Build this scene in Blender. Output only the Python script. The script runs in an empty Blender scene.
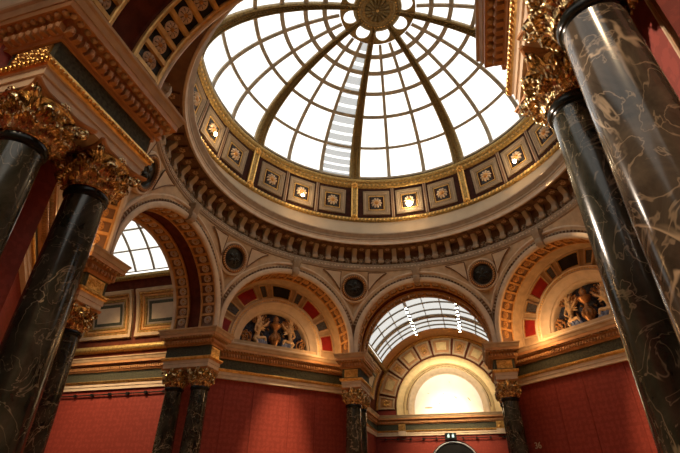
import bpy, math, random
from mathutils import Matrix, Vector
random.seed(7)
S, Co, R_, PI = math.sin, math.cos, math.radians, math.pi
sc = bpy.context.scene
COL = sc.collection
EYE = 1.6                      # all heights below are measured from the camera, 1.6 m over the floor

# ------------------------------------------------------------------ materials
def mat(name, col, rough=.5, metal=0., var=.18, scale=6., bump=0., bscale=40., col2=None, spec=.22):
    m = bpy.data.materials.new(name); m.use_nodes = True
    n = m.node_tree.nodes; l = m.node_tree.links
    b = n['Principled BSDF']
    b.inputs['Roughness'].default_value = rough; b.inputs['Metallic'].default_value = metal
    b.inputs['Specular IOR Level'].default_value = spec
    tc = n.new('ShaderNodeTexCoord')
    nz = n.new('ShaderNodeTexNoise'); nz.inputs['Scale'].default_value = scale; nz.inputs['Detail'].default_value = 5
    l.new(tc.outputs['Object'], nz.inputs['Vector'])
    rp = n.new('ShaderNodeValToRGB')
    c2 = col2 or tuple(c*(1-var*2) for c in col)
    rp.color_ramp.elements[0].color = (*c2, 1); rp.color_ramp.elements[0].position = .32
    rp.color_ramp.elements[1].color = (*col, 1); rp.color_ramp.elements[1].position = .62
    l.new(nz.outputs['Fac'], rp.inputs['Fac']); l.new(rp.outputs['Color'], b.inputs['Base Color'])
    if bump:
        n2 = n.new('ShaderNodeTexNoise'); n2.inputs['Scale'].default_value = bscale; n2.inputs['Detail'].default_value = 3
        l.new(tc.outputs['Object'], n2.inputs['Vector'])
        bp = n.new('ShaderNodeBump'); bp.inputs['Strength'].default_value = bump; bp.inputs['Distance'].default_value = .02
        l.new(n2.outputs['Fac'], bp.inputs['Height']); l.new(bp.outputs['Normal'], b.inputs['Normal'])
    return m

def marble_mat(name, dark, mid, vein, seed, vw=.012):
    m = bpy.data.materials.new(name); m.use_nodes = True
    n = m.node_tree.nodes; l = m.node_tree.links; b = n['Principled BSDF']
    tc = n.new('ShaderNodeTexCoord'); mp = n.new('ShaderNodeMapping')
    mp.inputs['Location'].default_value = (seed*3.7, seed*1.3, seed*2.1); mp.inputs['Rotation'].default_value = (.5, .25, 0)
    mp.inputs['Scale'].default_value = (1, 1, .75)
    oi = n.new('ShaderNodeObjectInfo'); va = n.new('ShaderNodeVectorMath'); va.operation = 'MULTIPLY_ADD'
    va.inputs[1].default_value = (17, 23, 31)
    l.new(oi.outputs['Random'], va.inputs[0]); l.new(tc.outputs['Object'], va.inputs[2])
    l.new(va.outputs[0], mp.inputs['Vector'])
    def noise(scale, detail, dist, rough=.55):
        x = n.new('ShaderNodeTexNoise'); x.inputs['Scale'].default_value = scale; x.inputs['Detail'].default_value = detail
        x.inputs['Distortion'].default_value = dist; x.inputs['Roughness'].default_value = rough
        l.new(mp.outputs['Vector'], x.inputs['Vector']); return x.outputs['Fac']
    def math_(op, a, v=None, c=None):
        x = n.new('ShaderNodeMath'); x.operation = op; l.new(a, x.inputs[0])
        if v is not None:
            if isinstance(v, (int, float)): x.inputs[1].default_value = v
            else: l.new(v, x.inputs[1])
        return x.outputs[0]
    base = n.new('ShaderNodeValToRGB'); l.new(noise(3.2, 8, .6, .65), base.inputs['Fac'])
    base.color_ramp.elements[0].position = .38; base.color_ramp.elements[0].color = (*dark, 1)
    base.color_ramp.elements[1].position = .72; base.color_ramp.elements[1].color = (*mid, 1)
    def veins(scale, dist, w):
        d = math_('ABSOLUTE', math_('SUBTRACT', noise(scale, 4, dist), .5))
        x = n.new('ShaderNodeMapRange'); x.interpolation_type = 'SMOOTHSTEP'
        x.inputs['From Min'].default_value = 0; x.inputs['From Max'].default_value = w
        x.inputs['To Min'].default_value = 1; x.inputs['To Max'].default_value = 0
        l.new(d, x.inputs['Value']); return x.outputs[0]
    gate = n.new('ShaderNodeMapRange'); gate.inputs['From Min'].default_value = .45; gate.inputs['From Max'].default_value = .62
    l.new(noise(1.7, 2, 0), gate.inputs['Value'])
    v1 = math_('MULTIPLY', veins(1.5, 1.5, vw), gate.outputs[0])
    v2 = math_('MULTIPLY', veins(4.2, .9, vw*.9), .4)
    v = math_('MAXIMUM', v1, v2)
    mx = n.new('ShaderNodeMix'); mx.data_type = 'RGBA'
    l.new(v, mx.inputs[0]); l.new(base.outputs['Color'], mx.inputs[6]); mx.inputs[7].default_value = (*vein, 1)
    l.new(mx.outputs[2], b.inputs['Base Color'])
    b.inputs['Roughness'].default_value = .16; b.inputs['Specular IOR Level'].default_value = .55
    return m

M = {}
M['cream'] = mat('cream_paint', (.60, .44, .28), .6, var=.08)
M['pale'] = mat('pale_stone_paint', (.58, .44, .30), .6, var=.08)
M['stone'] = mat('tan_moulding_paint', (.46, .31, .17), .55, var=.12)
M['drum'] = mat('grey_cream_plaster', (.44, .36, .26), .7, var=.06, scale=2)
M['taupe'] = mat('taupe_moulding_paint', (.34, .25, .16), .6, var=.1)
M['brown'] = mat('umber_paint', (.17, .085, .04), .55, var=.15)
M['coffer'] = mat('grey_taupe_frame_paint', (.25, .185, .115), .7, var=.08)
M['fawn'] = mat('fawn_panel_paint', (.50, .37, .235), .6, var=.05)
M['redseam'] = mat('damask_seam', (.20, .025, .014), .7)
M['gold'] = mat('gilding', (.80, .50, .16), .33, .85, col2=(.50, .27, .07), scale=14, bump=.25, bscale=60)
M['capgold'] = mat('burnished_gilding', (.82, .60, .30), .25, .95, col2=(.21, .14, .06), scale=16, bump=.3, bscale=45)
M['dullgold'] = mat('dull_gilding', (.40, .26, .08), .45, .55, col2=(.2, .12, .035), scale=18, bump=.35, bscale=70)
M['lunettegold'] = mat('cream_gold_paint', (.66, .46, .21), .45, .25, var=.1)
M['brightgold'] = mat('ochre_gilding', (.72, .43, .14), .42, .35, var=.15, scale=12)
M['umber'] = mat('dark_umber_red_paint', (.042, .014, .008), .7, var=.2, spec=.08)
M['ochre'] = mat('ochre_paint', (.55, .27, .085), .5, .15, var=.15, scale=10)
M['cornice'] = mat('warm_cornice_paint', (.46, .22, .085), .5, .1, var=.14, scale=5)
M['green'] = mat('dark_green_frieze', (.066, .062, .036), .8, var=.3, scale=30)
M['maroon'] = mat('maroon_paint', (.115, .028, .012), .7, var=.2, spec=.08)
M['redpanel'] = mat('crimson_panel', (.30, .018, .014), .45, var=.15)
M['blackpanel'] = mat('green_black_panel', (.022, .02, .018), .4, var=.3)
M['slate'] = mat('slate_panel', (.10, .095, .10), .4, var=.25, scale=20)
M['bronze'] = mat('dark_bronze', (.045, .042, .035), .35, .6, var=.3, scale=12)
M['relief'] = mat('gilt_bronze_relief', (.42, .2, .075), .4, .5, var=.25, scale=25)
M['nightblue'] = mat('slate_blue_ground', (.05, .055, .085), .6, var=.35, scale=14, col2=(.014, .014, .02))
M['figure'] = mat('gilded_cream_figure', (.72, .48, .24), .42, .15, var=.2, scale=14)
M['blue'] = mat('pale_blue_drapery', (.24, .27, .38), .6, var=.2, scale=14)
M['white'] = mat('white_tympanum', (.88, .83, .73), .7, var=.035, scale=3)
M['black'] = mat('black_enamel', (.012, .012, .012), .35, var=.2)
M['collar'] = mat('black_marble_collar', (.012, .014, .012), .2, var=.3)
M['parquet'] = mat('oak_parquet', (.46, .27, .13), .4, var=.2, scale=3)
M['bar'] = mat('bronze_glazing_bar', (.30, .235, .15), .5, .1, var=.15)
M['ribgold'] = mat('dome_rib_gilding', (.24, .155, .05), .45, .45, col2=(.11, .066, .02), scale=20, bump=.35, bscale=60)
M['steel'] = mat('grey_steel', (.42, .44, .46), .5, .2, var=.1)
M['whitebar'] = mat('white_painted_steel', (.8, .8, .78), .4, var=.05)
M['marble'] = marble_mat('green_black_marble', (.010, .012, .008), (.06, .058, .042), (.32, .26, .17), 1)
M['marbleR'] = marble_mat('brown_veined_marble', (.032, .027, .021), (.12, .096, .07), (.46, .36, .25), 5, .022)

def damask(name, col, col2, scale=3.4):
    m = mat(name, col, .65, var=.06, scale=1.5, spec=.25)
    n = m.node_tree.nodes; l = m.node_tree.links; b = n['Principled BSDF']
    tc = n.new('ShaderNodeTexCoord')
    w = n.new('ShaderNodeTexVoronoi'); w.inputs['Scale'].default_value = scale*2.2; w.feature = 'SMOOTH_F1'
    w.inputs['Randomness'].default_value = .25
    l.new(tc.outputs['Object'], w.inputs['Vector'])
    nz = n.new('ShaderNodeTexNoise'); nz.inputs['Scale'].default_value = scale*6; nz.inputs['Detail'].default_value = 2
    l.new(tc.outputs['Object'], nz.inputs['Vector'])
    ad = n.new('ShaderNodeMath'); ad.operation = 'ADD'
    l.new(w.outputs['Distance'], ad.inputs[0]); l.new(nz.outputs['Fac'], ad.inputs[1])
    rp = n.new('ShaderNodeValToRGB'); rp.color_ramp.elements[0].position = .80; rp.color_ramp.elements[1].position = .88
    rp.color_ramp.elements[0].color = (*col, 1); rp.color_ramp.elements[1].color = (*col2, 1)
    l.new(ad.outputs[0], rp.inputs['Fac']); l.new(rp.outputs['Color'], b.inputs['Base Color'])
    return m
M['red'] = damask('red_damask', (.245, .036, .021), (.20, .027, .015))
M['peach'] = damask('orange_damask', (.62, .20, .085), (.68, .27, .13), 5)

def glass_mat(name, tint, keep):
    m = bpy.data.materials.new(name); m.use_nodes = True
    n = m.node_tree.nodes; l = m.node_tree.links
    n.remove(n['Principled BSDF'])
    tr = n.new('ShaderNodeBsdfTransparent'); tr.inputs['Color'].default_value = (*tint, 1)
    df = n.new('ShaderNodeBsdfTranslucent'); df.inputs['Color'].default_value = (.9, .9, .9, 1)
    mx = n.new('ShaderNodeMixShader'); mx.inputs[0].default_value = keep
    l.new(tr.outputs[0], mx.inputs[1]); l.new(df.outputs[0], mx.inputs[2])
    l.new(mx.outputs[0], n['Material Output'].inputs['Surface'])
    return m
M['shade'] = glass_mat('grey_strip_film', (.18, .185, .19), .2)
M['glass'] = glass_mat('dome_glass', (.97, .98, 1), .12)
M['brightglass'] = glass_mat('clear_hall_glass', (.66, .66, .65), .12)
M['hallglass'] = glass_mat('hall_glass', (.34, .35, .365), .12)

def emit(name, col, st):
    m = bpy.data.materials.new(name); m.use_nodes = True
    n = m.node_tree.nodes; n.remove(n['Principled BSDF'])
    e = n.new('ShaderNodeEmission'); e.inputs['Color'].default_value = (*col, 1); e.inputs['Strength'].default_value = st
    m.node_tree.links.new(e.outputs[0], n['Material Output'].inputs['Surface'])
    return m
M['bulb'] = emit('warm_bulb', (1, .82, .55), 40)
M['signlight'] = emit('lit_pictogram', (.75, 1, .8), .8)

# ------------------------------------------------------------------ mesh helpers
class MB:
    def __init__(s): s.v = []; s.f = []; s.m = []; s.mats = []
    def mi(s, m):
        if m not in s.mats: s.mats.append(m)
        return s.mats.index(m)
    def grid(s, P, m, ci=False, cj=False):
        o = len(s.v); a = len(P); b = len(P[0]); k = s.mi(m)
        for row in P: s.v.extend(tuple(p) for p in row)
        for i in range(a if ci else a-1):
            for j in range(b if cj else b-1):
                i2 = (i+1) % a; j2 = (j+1) % b
                s.f.append((o+i*b+j, o+i2*b+j, o+i2*b+j2, o+i*b+j2)); s.m.append(k)
        return s
    def poly(s, P, m):
        o = len(s.v); s.v.extend(tuple(p) for p in P); s.f.append(tuple(range(o, o+len(P)))); s.m.append(s.mi(m)); return s
    def add(s, tpl, X, m):
        o = len(s.v); k = s.mi(m); V, F = tpl
        s.v.extend(tuple(X @ Vector(p)) for p in V)
        for f in F: s.f.append(tuple(o+i for i in f)); s.m.append(k)
        return s
    def box(s, lo, hi, m, X=None):
        V = [(x, y, z) for z in (lo[2], hi[2]) for y in (lo[1], hi[1]) for x in (lo[0], hi[0])]
        F = [(0, 2, 3, 1), (4, 5, 7, 6), (0, 1, 5, 4), (2, 6, 7, 3), (0, 4, 6, 2), (1, 3, 7, 5)]
        return s.add((V, F), X or Matrix(), m)
    def build(s, name, parent=None, sharp=35, z=None):
        me = bpy.data.meshes.new(name); me.from_pydata(s.v, [], s.f)
        for q in s.mats: me.materials.append(M[q])
        me.polygons.foreach_set('material_index', s.m)
        me.polygons.foreach_set('use_smooth', [True]*len(s.f))
        me.update(); me.set_sharp_from_angle(angle=R_(sharp))
        o = bpy.data.objects.new(name, me); COL.objects.link(o)
        if parent: o.parent = parent
        else: o.location.z = EYE
        return o

def ico(sub=1):
    t = (1+5**.5)/2
    V = [Vector(p).normalized() for p in [(-1,t,0),(1,t,0),(-1,-t,0),(1,-t,0),(0,-1,t),(0,1,t),(0,-1,-t),(0,1,-t),(t,0,-1),(t,0,1),(-t,0,-1),(-t,0,1)]]
    F = [(0,11,5),(0,5,1),(0,1,7),(0,7,10),(0,10,11),(1,5,9),(5,11,4),(11,10,2),(10,7,6),(7,1,8),(3,9,4),(3,4,2),(3,2,6),(3,6,8),(3,8,9),(4,9,5),(2,4,11),(6,2,10),(8,6,7),(9,8,1)]
    for _ in range(sub):
        c = {}; N = []
        def mid(a, b):
            k = (min(a, b), max(a, b))
            if k not in c: V.append(((V[a]+V[b])/2).normalized()); c[k] = len(V)-1
            return c[k]
        for a, b, d in F:
            x, y, z = mid(a, b), mid(b, d), mid(d, a); N += [(a, x, z), (b, y, x), (d, z, y), (x, y, z)]
        F = N
    return [tuple(v) for v in V], F
BALL0, BALL = ico(0), ico(1)
def tor(R, r, n=16, k=6, sx=1, sy=1):
    V, F = [], []
    for i in range(n):
        a = 2*PI*i/n
        for j in range(k):
            b = 2*PI*j/k; V.append(((R+r*Co(b))*Co(a)*sx, (R+r*Co(b))*S(a)*sy, r*S(b)))
    for i in range(n):
        for j in range(k): F.append((i*k+j, ((i+1) % n)*k+j, ((i+1) % n)*k+(j+1) % k, i*k+(j+1) % k))
    return V, F
def lathe(prof, n=32):          # profile of (radius, z) about z
    V, F = [], []; m = len(prof)
    for i in range(n):
        a = 2*PI*i/n
        for r, z in prof: V.append((r*Co(a), r*S(a), z))
    for i in range(n):
        for j in range(m-1): F.append((i*m+j, ((i+1) % n)*m+j, ((i+1) % n)*m+j+1, i*m+j+1))
    return V, F
def tube(pts, rad, k=6):
    V, F = [], []; n = len(pts); P = [Vector(p) for p in pts]
    up = Vector((.13, .27, .95))
    for i, p in enumerate(P):
        t = (P[min(i+1, n-1)]-P[max(i-1, 0)]).normalized()
        a = t.cross(up)
        a = a.normalized() if a.length > 1e-4 else Vector((1, 0, 0))
        b = t.cross(a); r = rad[i] if isinstance(rad, (list, tuple)) else rad
        for j in range(k):
            q = 2*PI*j/k; V.append(tuple(p+a*r*Co(q)+b*r*S(q)))
    for i in range(n-1):
        for j in range(k): F.append((i*k+j, i*k+(j+1) % k, (i+1)*k+(j+1) % k, (i+1)*k+j))
    F.append(tuple(range(k))[::-1]); F.append(tuple(range((n-1)*k, n*k)))
    return V, F
def flower(n=8, r=1., h=.25):   # rosette facing +z, radius 1: petals round a boss
    V, F = [], []
    for i in range(n):
        a = 2*PI*i/n; w = PI/n*.92; o = len(V)
        for rr, ww, zz in ((.22, .5, .10), (.55, .95, .26), (.85, .9, .22), (1., .35, .06)):
            for q in (-1, 0, 1):
                V.append((rr*Co(a+q*w*ww), rr*S(a+q*w*ww), zz*h/.25-(abs(q)*.12*h/.25)))
        for j in range(3):
            for k in range(2): F.append((o+j*3+k, o+(j+1)*3+k, o+(j+1)*3+k+1, o+j*3+k+1))
    return [(x*r, y*r, z*r) for x, y, z in V], F
FLOWER, FLOWER6 = flower(8), flower(6)
def mtx(loc, zdir, scale=1., spin=0., up=Vector((0, 0, 1))):    # places a +z facing template looking along zdir
    z = Vector(zdir).normalized(); x = up.cross(z)
    x = x.normalized() if x.length > 1e-4 else Vector((1, 0, 0)); y = z.cross(x)
    s = scale if isinstance(scale, (tuple, list)) else (scale,)*3
    Rm = Matrix(((x.x, y.x, z.x), (x.y, y.y, z.y), (x.z, y.z, z.z))).to_4x4()
    return Matrix.Translation(loc) @ Rm @ Matrix.Rotation(spin, 4, 'Z') @ Matrix.Diagonal((*s, 1))

ROOTS = []
def empty(name, label, cat, group=None, phi=0., loc=(0, 0)):
    o = bpy.data.objects.new(name, None); COL.objects.link(o); o.empty_display_size = .1
    o.location = (loc[0], loc[1], EYE); o.rotation_euler = (0, 0, -R_(phi))
    o['label'] = label; o['category'] = cat
    if group: o['group'] = group
    ROOTS.append(o); return o
def tag(o, label, cat, group=None):
    o['label'] = label; o['category'] = cat
    if group: o['group'] = group
    return o
def struct(mb, name, phi=0., sharp=35):
    o = mb.build(name, None, sharp); o.rotation_euler = (0, 0, -R_(phi)); o['kind'] = 'structure'; return o
def dup(root, label, phi=None, loc=None, mats=None):     # a thing with its parts and their sub-parts
    r = root.copy(); COL.objects.link(r); r['label'] = label
    if phi is not None: r.rotation_euler = (0, 0, -R_(phi))
    if loc is not None: r.location = (loc[0], loc[1], EYE)
    for ch in list(root.children):
        c = ch.copy(); COL.objects.link(c); c.parent = r
        for g in list(ch.children):
            d = g.copy(); COL.objects.link(d); d.parent = c
    ROOTS.append(r); return r

# profiles
def ring(mb, prof, m, a0=0, a1=360, n=144):
    cl = (a1-a0 >= 360)
    P = [[(r*S(R_(a)), r*Co(R_(a)), z) for r, z in prof] for a in [a0+(a1-a0)*i/n for i in range(n if cl else n+1)]]
    return mb.grid(P, m, ci=cl)
T22 = math.tan(R_(22.5))
ZC = 4.0                        # arch centres
def arch(mb, prof, m, th0=0., th1=180., n=56, zc=ZC, legs=3.8, mitre=True, closed=False):
    P = []
    ths = [th0+(th1-th0)*i/n for i in range(n+1)]
    def row(th, dz=0.):
        r_ = []
        for r, k in prof:
            u = r*Co(R_(th)); z = zc+r*S(R_(th))+dz
            if mitre: u = max(-k*T22, min(k*T22, u))
            r_.append((u, k, z))
        return r_
    if legs is not None and th0 == 0: P.append([(p[0], p[1], legs) for p in row(0)])
    P += [row(t) for t in ths]
    if legs is not None and th1 == 180: P.append([(p[0], p[1], legs) for p in row(180)])
    return mb.grid(P, m, cj=closed)
def path(mb, prof, pts, m, closed=False):    # profile (offset to the right of travel, z) swept with mitres
    n = len(pts); P = []
    for i in range(n):
        p = Vector(pts[i]); a = Vector(pts[i-1]) if (i or closed) else None; b = Vector(pts[(i+1) % n]) if (i < n-1 or closed) else None
        d1 = (p-a).normalized() if a is not None else (b-p).normalized()
        d2 = (b-p).normalized() if b is not None else d1
        n1 = Vector((d1.y, -d1.x)); n2 = Vector((d2.y, -d2.x))
        q = (n1+n2); q = q/(1+n1.dot(n2))
        P.append([(p.x+q.x*o, p.y+q.y*o, z) for o, z in prof])
    return mb.grid(P, m, ci=closed)
def along(pts, step, off, closed=False):     # stations along a path at an offset: (x, y, normal)
    out = []; n = len(pts); L = [Vector(p) for p in pts]
    segs = range(n if closed else n-1)
    for i in segs:
        a, b = L[i], L[(i+1) % n]; d = (b-a).normalized(); nn = Vector((d.y, -d.x)); ln = (b-a).length
        # outer length grows at convex corners of closed loops
        ext = off if closed else 0
        k = max(1, round((ln+2*ext)/step)); st = (ln+2*ext)/k
        for j in range(k):
            t = -ext+st*(j+.5); q = a+d*t+nn*off; out.append((q.x, q.y, nn, d))
    return out

# ------------------------------------------------------------------ entablatures
ARCHITRAVE = [(0, 2.866), (.25, 2.866), (.25, 2.95), (.265, 2.955), (.265, 3.03), (.28, 3.04)]
ARCH_LEAF = [(.28, 3.04), (.295, 3.055), (.30, 3.08), (.315, 3.09), (.315, 3.11), (.25, 3.125)]
FRIEZE = [(.25, 3.125), (.245, 3.135), (.245, 3.375), (.25, 3.385)]
BEDMOULD = [(.25, 3.385), (.27, 3.39), (.275, 3.43), (.285, 3.44), (.285, 3.53), (.30, 3.54), (.31, 3.585), (.315, 3.60)]
CORONA = [(.315, 3.60), (.40, 3.605), (.40, 3.60), (.415, 3.60), (.415, 3.675)]
CYMA = [(.415, 3.675), (.425, 3.68), (.43, 3.70), (.445, 3.745), (.465, 3.77), (.47, 3.80)]
TOP = [(.47, 3.80), (0, 3.83)]
def entab_parts(root, pts, closed, mats, step=.08, off=0., frieze_mat='green', fine=True, ends=None):
    sh = lambda pr: [(o+off, z) for o, z in pr]
    mb = MB(); path(mb, sh(ARCHITRAVE), pts, mats['arch'], closed); mb.build('architrave', root, 20)
    mb = MB(); path(mb, sh(ARCH_LEAF), pts, mats['leaf'], closed)
    if fine:
        for x, y, nn, d in along(pts, step*.6, .307+off, closed):
            mb.add(BALL0, mtx((x, y, 3.072), (nn.x, nn.y, -.4), (.018, .024, .014)), mats['leaf'])
    mb.build('leaf_moulding', root, 30)
    mb = MB(); path(mb, sh(FRIEZE), pts, frieze_mat, closed); mb.build('frieze', root, 20)
    mb = MB(); path(mb, sh(BEDMOULD), pts, mats['bed'], closed)
    mb.build('bed_moulding', root, 20)
    mb = MB()
    for x, y, nn, d in along(pts, step, .30+off, closed):
        X = Matrix(((d.x, nn.x, 0, x), (d.y, nn.y, 0, y), (0, 0, 1, 3.485), (0, 0, 0, 1)))
        mb.box((-step*.30, -.03, -.042), (step*.30, .045, .042), mats['dentil'], X)
        if fine: mb.add(BALL0, X @ Matrix.Translation((0, .045, -.005)) @ Matrix.Diagonal((step*.30, .022, .042, 1)), mats['dentil'])
    mb.build('dentil_course', root, 40)
    mb = MB()
    for x, y, nn, d in (along(pts, step*1.05, .367+off, closed) if fine else []):
        mb.add(BALL if fine else BALL0, mtx((x, y, 3.592), (0, 0, 1), (.03, .03, .03)), mats['cyma'])
    if fine: mb.build('bead_course', root, 60)
    mb = MB(); path(mb, sh(CORONA), pts, mats['corona'], closed); path(mb, sh(CYMA), pts, mats['cyma'], closed)
    path(mb, sh(TOP), pts, mats['corona'], closed)
    mb.build('cornice', root, 20)
EM = dict(arch='pale', leaf='gold', bed='cornice', dentil='cornice', corona='cornice', cyma='stone')

# ------------------------------------------------------------------ column
W, A1, A2 = 2.136, 5.25, 5.975
CAPZ, CAPH = 2.42, .44
def leaf_tpl(h, r0, out, w, lob=3.5, nv=15):
    V, F = [], []; nw = 7
    for i in range(nv):
        v = i/(nv-1)
        # outline along the leaf: upright, then rolling outwards and down
        if v < .68:
            q = v/.68; r = r0+out*.18*q*q; z = h*.92*q
        else:
            q = (v-.68)/.32; an = q*PI*1.05; rc = out*.42
            r = r0+out*.18+rc*(1-Co(an)); z = h*.92+rc*.62*S(an)-.02*q
        wd = w*(.78+.35*S(PI*min(1, v*1.15)))*(1 if v < .75 else max(.28, 1-(v-.75)*2.4))
        wd *= .80+.24*abs(S(lob*PI*v))
        for j in range(nw):
            s = -1+2*j/(nw-1)
            V.append((r-.028*s*s*(1-v*.5)+(.012 if j == 3 else 0)-.006*(j % 2), s*wd, z))
    for i in range(nv-1):
        for j in range(nw-1): F.append((i*nw+j, i*nw+j+1, (i+1)*nw+j+1, (i+1)*nw+j))
    return V, F
LEAF1 = leaf_tpl(.17, .228, .13, .082)
LEAF2 = leaf_tpl(.285, .236, .15, .085)
def make_capital(parent):
    bell = MB(); bell.add(lathe([(.215, 0), (.232, .005), (.235, .02), (.222, .035), (.222, .2), (.235, .3), (.275, .37), (.30, .39)], 32), Matrix.Translation((0, 0, CAPZ)), 'capgold')
    for i in range(40):
        a = 2*PI*i/40; bell.add(BALL0, Matrix.Translation((.232*Co(a), .232*S(a), CAPZ+.035)) @ Matrix.Diagonal((.014, .014, .04, 1)), 'capgold')
    cap = bell.build('capital', parent, 40)
    for i in range(8):
        mb = MB(); X = Matrix.Translation((0, 0, CAPZ+.015)) @ Matrix.Rotation(i*PI/4, 4, 'Z'); mb.add(LEAF1, X, 'capgold')
        for tp_ in FING1: mb.add(tp_, X, 'capgold')
        mb.build('acanthus_leaf', cap, 50)
        mb = MB(); X = Matrix.Translation((0, 0, CAPZ+.015)) @ Matrix.Rotation((i+.5)*PI/4, 4, 'Z'); mb.add(LEAF2, X, 'capgold')
        for tp_ in FING2: mb.add(tp_, X, 'capgold')
        mb.build('acanthus_leaf', cap, 50)
    for i in range(4):
        mb = MB(); a0 = PI/4+i*PI/2
        for sg in (-1, 1):
            pts = [(.225+.03*t, sg*(.05-.03*t), .20+.13*t) for t in (0, .35, .7)]
            for t in range(19):
                q = t/18; an = PI*.62-q*PI*2.6; rr = .056*(1-q*.72)
                pts.append((.365+rr*Co(an), sg*.018, .335+rr*S(an)))
            mb.add(tube(pts, [.018]*3+[.017-.0004*t for t in range(19)], 6), Matrix.Translation((0, 0, CAPZ)) @ Matrix.Rotation(a0, 4, 'Z'), 'capgold')
        mb.add(BALL, Matrix.Translation((0, 0, CAPZ)) @ Matrix.Rotation(a0, 4, 'Z') @ Matrix.Translation((.365, 0, .335)) @ Matrix.Scale(.03, 4), 'capgold')
        for sg in (-1, 1):          # inner helices beside the face flower
            pts = []
            for t in range(13):
                q = t/12; an = PI*.9-q*PI*2.2; rr = .036*(1-q*.65)
                pts.append((.285+.0*q, sg*(.062+rr*Co(an)*-1), .315+rr*S(an)))
            mb.add(tube([(.235, sg*.10, .2), (.26, sg*.105, .26)]+pts, .012, 5), Matrix.Translation((0, 0, CAPZ)) @ Matrix.Rotation(i*PI/2, 4, 'Z'), 'capgold')
        mb.build('volute', cap, 60)
        mb = MB(); mb.add(FLOWER6, Matrix.Translation((0, 0, CAPZ)) @ Matrix.Rotation(i*PI/2, 4, 'Z') @ mtx((.285, 0, .415), (1, 0, 0), .05), 'capgold')
        mb.build('fleuron', cap, 60)
    mb = MB(); P = []
    for z, g in ((.385, -.03), (.395, -.015), (.41, -.015), (.42, 0), (.435, .005), (.44, .005)):
        row = []
        for s in range(4):
            for t in range(9):
                q = -1+2*t/8*.999; rr = .248+.082*q*q*abs(q)**.3+g; lat = .312*q
                a = s*PI/2; row.append((rr*Co(a)-lat*S(a), rr*S(a)+lat*Co(a), CAPZ+z))
        P.append(row)
    mb.grid(P, 'cornice', cj=True); mb.poly(P[-1], 'cornice'); mb.poly(P[0][::-1], 'cornice'); mb.build('abacus', cap, 30)
def finger_leaf(h, r0, out, w):
    parts = []
    for f in range(-3, 4):
        af = abs(f); hh = h*(1-.13*af); lat_ = f/3*w
        pts = []
        for i in range(9):
            v = i/8
            if v < .6:
                q = v/.6; r = r0+out*.16*q*q+.012; z = hh*.9*q
                l_ = lat_*(.35+.65*q**.7)
            else:
                q = (v-.6)/.4; an = q*PI*1.15; rc = out*(.36-.05*af)
                r = r0+out*.16+.012+rc*(1-Co(an)); z = hh*.9+rc*.6*S(an)-.015*q; l_ = lat_*(1+.25*q)
            pts.append((r, l_, z))
        parts.append(tube(pts, [.010, .013, .016, .017, .018, .019, .018, .014, .006], 6))
    return parts
FING1, FING2 = finger_leaf(.165, .232, .14, .078), finger_leaf(.285, .238, .16, .08)
def make_column(label, loc, group, stone='marble'):
    t = empty('marble_column', label, 'column', group, 0, loc)
    mb = MB(); mb.add(lathe([(.232, -1.26), (.234, -.6), (.232, .2), (.224, 1.2), (.212, 2.0), (.205, 2.33)], 48), Matrix(), stone); mb.build('shaft', t, 60)
    mb = MB(); mb.add(lathe([(.204, 2.325), (.208, 2.33), (.212, 2.345), (.226, 2.35), (.234, 2.365), (.234, 2.40), (.226, 2.415), (.17, 2.425)], 40), Matrix(), 'collar'); mb.build('collar', t, 40)
    make_capital(t)
    cp = [c for c in t.children if c.name.startswith('capital')][0]
    for o_ in [cp]+list(cp.children):
        for v_ in o_.data.vertices: v_.co.x *= .90; v_.co.y *= .90
    mb = MB(); mb.add(lathe([(.235, -1.25), (.26, -1.27), (.25, -1.30), (.28, -1.33), (.32, -1.36), (.33, -1.40), (.32, -1.44), (.28, -1.445)], 40), Matrix(), 'taupe')
    mb.build('base', t, 40)
    mb = MB(); mb.box((-.37, -.37, -1.6), (.37, .37, -1.44), 'collar'); mb.build('plinth', t)
    return t
NG = 'veined dark marble columns under the arches'
COLS = [((-W, -A2), 'thick dark marble column at the left edge of the photo, nearest the camera there'),
        ((-W, -A1), 'dark marble column just inward of the one at the left edge of the photo'),
        ((W, -A2), 'huge brown-veined glossy column by the red wall at the right edge'),
        ((W, -A1), 'slimmer dark column just left of the huge glossy right-edge column'),
        ((-A1, W), 'green-black column of the left pier pair, the one nearer the left lunette niche'),
        ((-A2, W), 'green-black column of the left pier pair, the one nearer the hall skylight arch'),
        ((-A1, -W), 'dark column half hidden behind the big left-edge columns, before the fluted cornice block'),
        ((-W, A1), 'slim dark column on the left of the far glazed arch'),
        ((W, A1), 'slim dark column on the right of the far glazed arch'),
        ((-W, A2), 'dark column standing directly behind the slim left column of the far arch'),
        ((W, A2), 'dark column standing directly behind the slim right column of the far arch')]
def reshape(t, f):
    for ch in t.children:
        for o_ in [ch]+list(ch.children):
            for v_ in o_.data.vertices: v_.co = f(ch.name, v_.co)
# the near pair-columns are a little slimmer, with shorter capitals
c0 = make_column(COLS[0][1], COLS[0][0], NG)
def slim(nm, c):
    if nm.startswith('capital'): f_ = .88+.24*max(0, min(1, (c.z-CAPZ)/CAPH)); return Vector((c.x*f_, c.y*f_, 2.86-(2.86-c.z)*.86))
    if nm.startswith(('shaft', 'collar')): return Vector((c.x*.84, c.y*.84, c.z+max(0, c.z)*.0265))
    return c
reshape(c0, slim)
far0 = None
for i, (loc, lab) in enumerate(COLS):
    if i == 0: continue
    if i < 4:
        c = dup(c0, lab, loc=loc)
    elif far0 is None: c = far0 = make_column(lab, loc, NG)
    else: c = dup(far0, lab, loc=loc)
    if i == 3: c.location.x += .03; c.scale = (1.02, 1.02, 1)
    if i == 2:
        for ch in c.children:
            if ch.name.startswith('shaft'):
                ch.data = ch.data.copy(); ch.data.materials[0] = M['marbleR']

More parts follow.
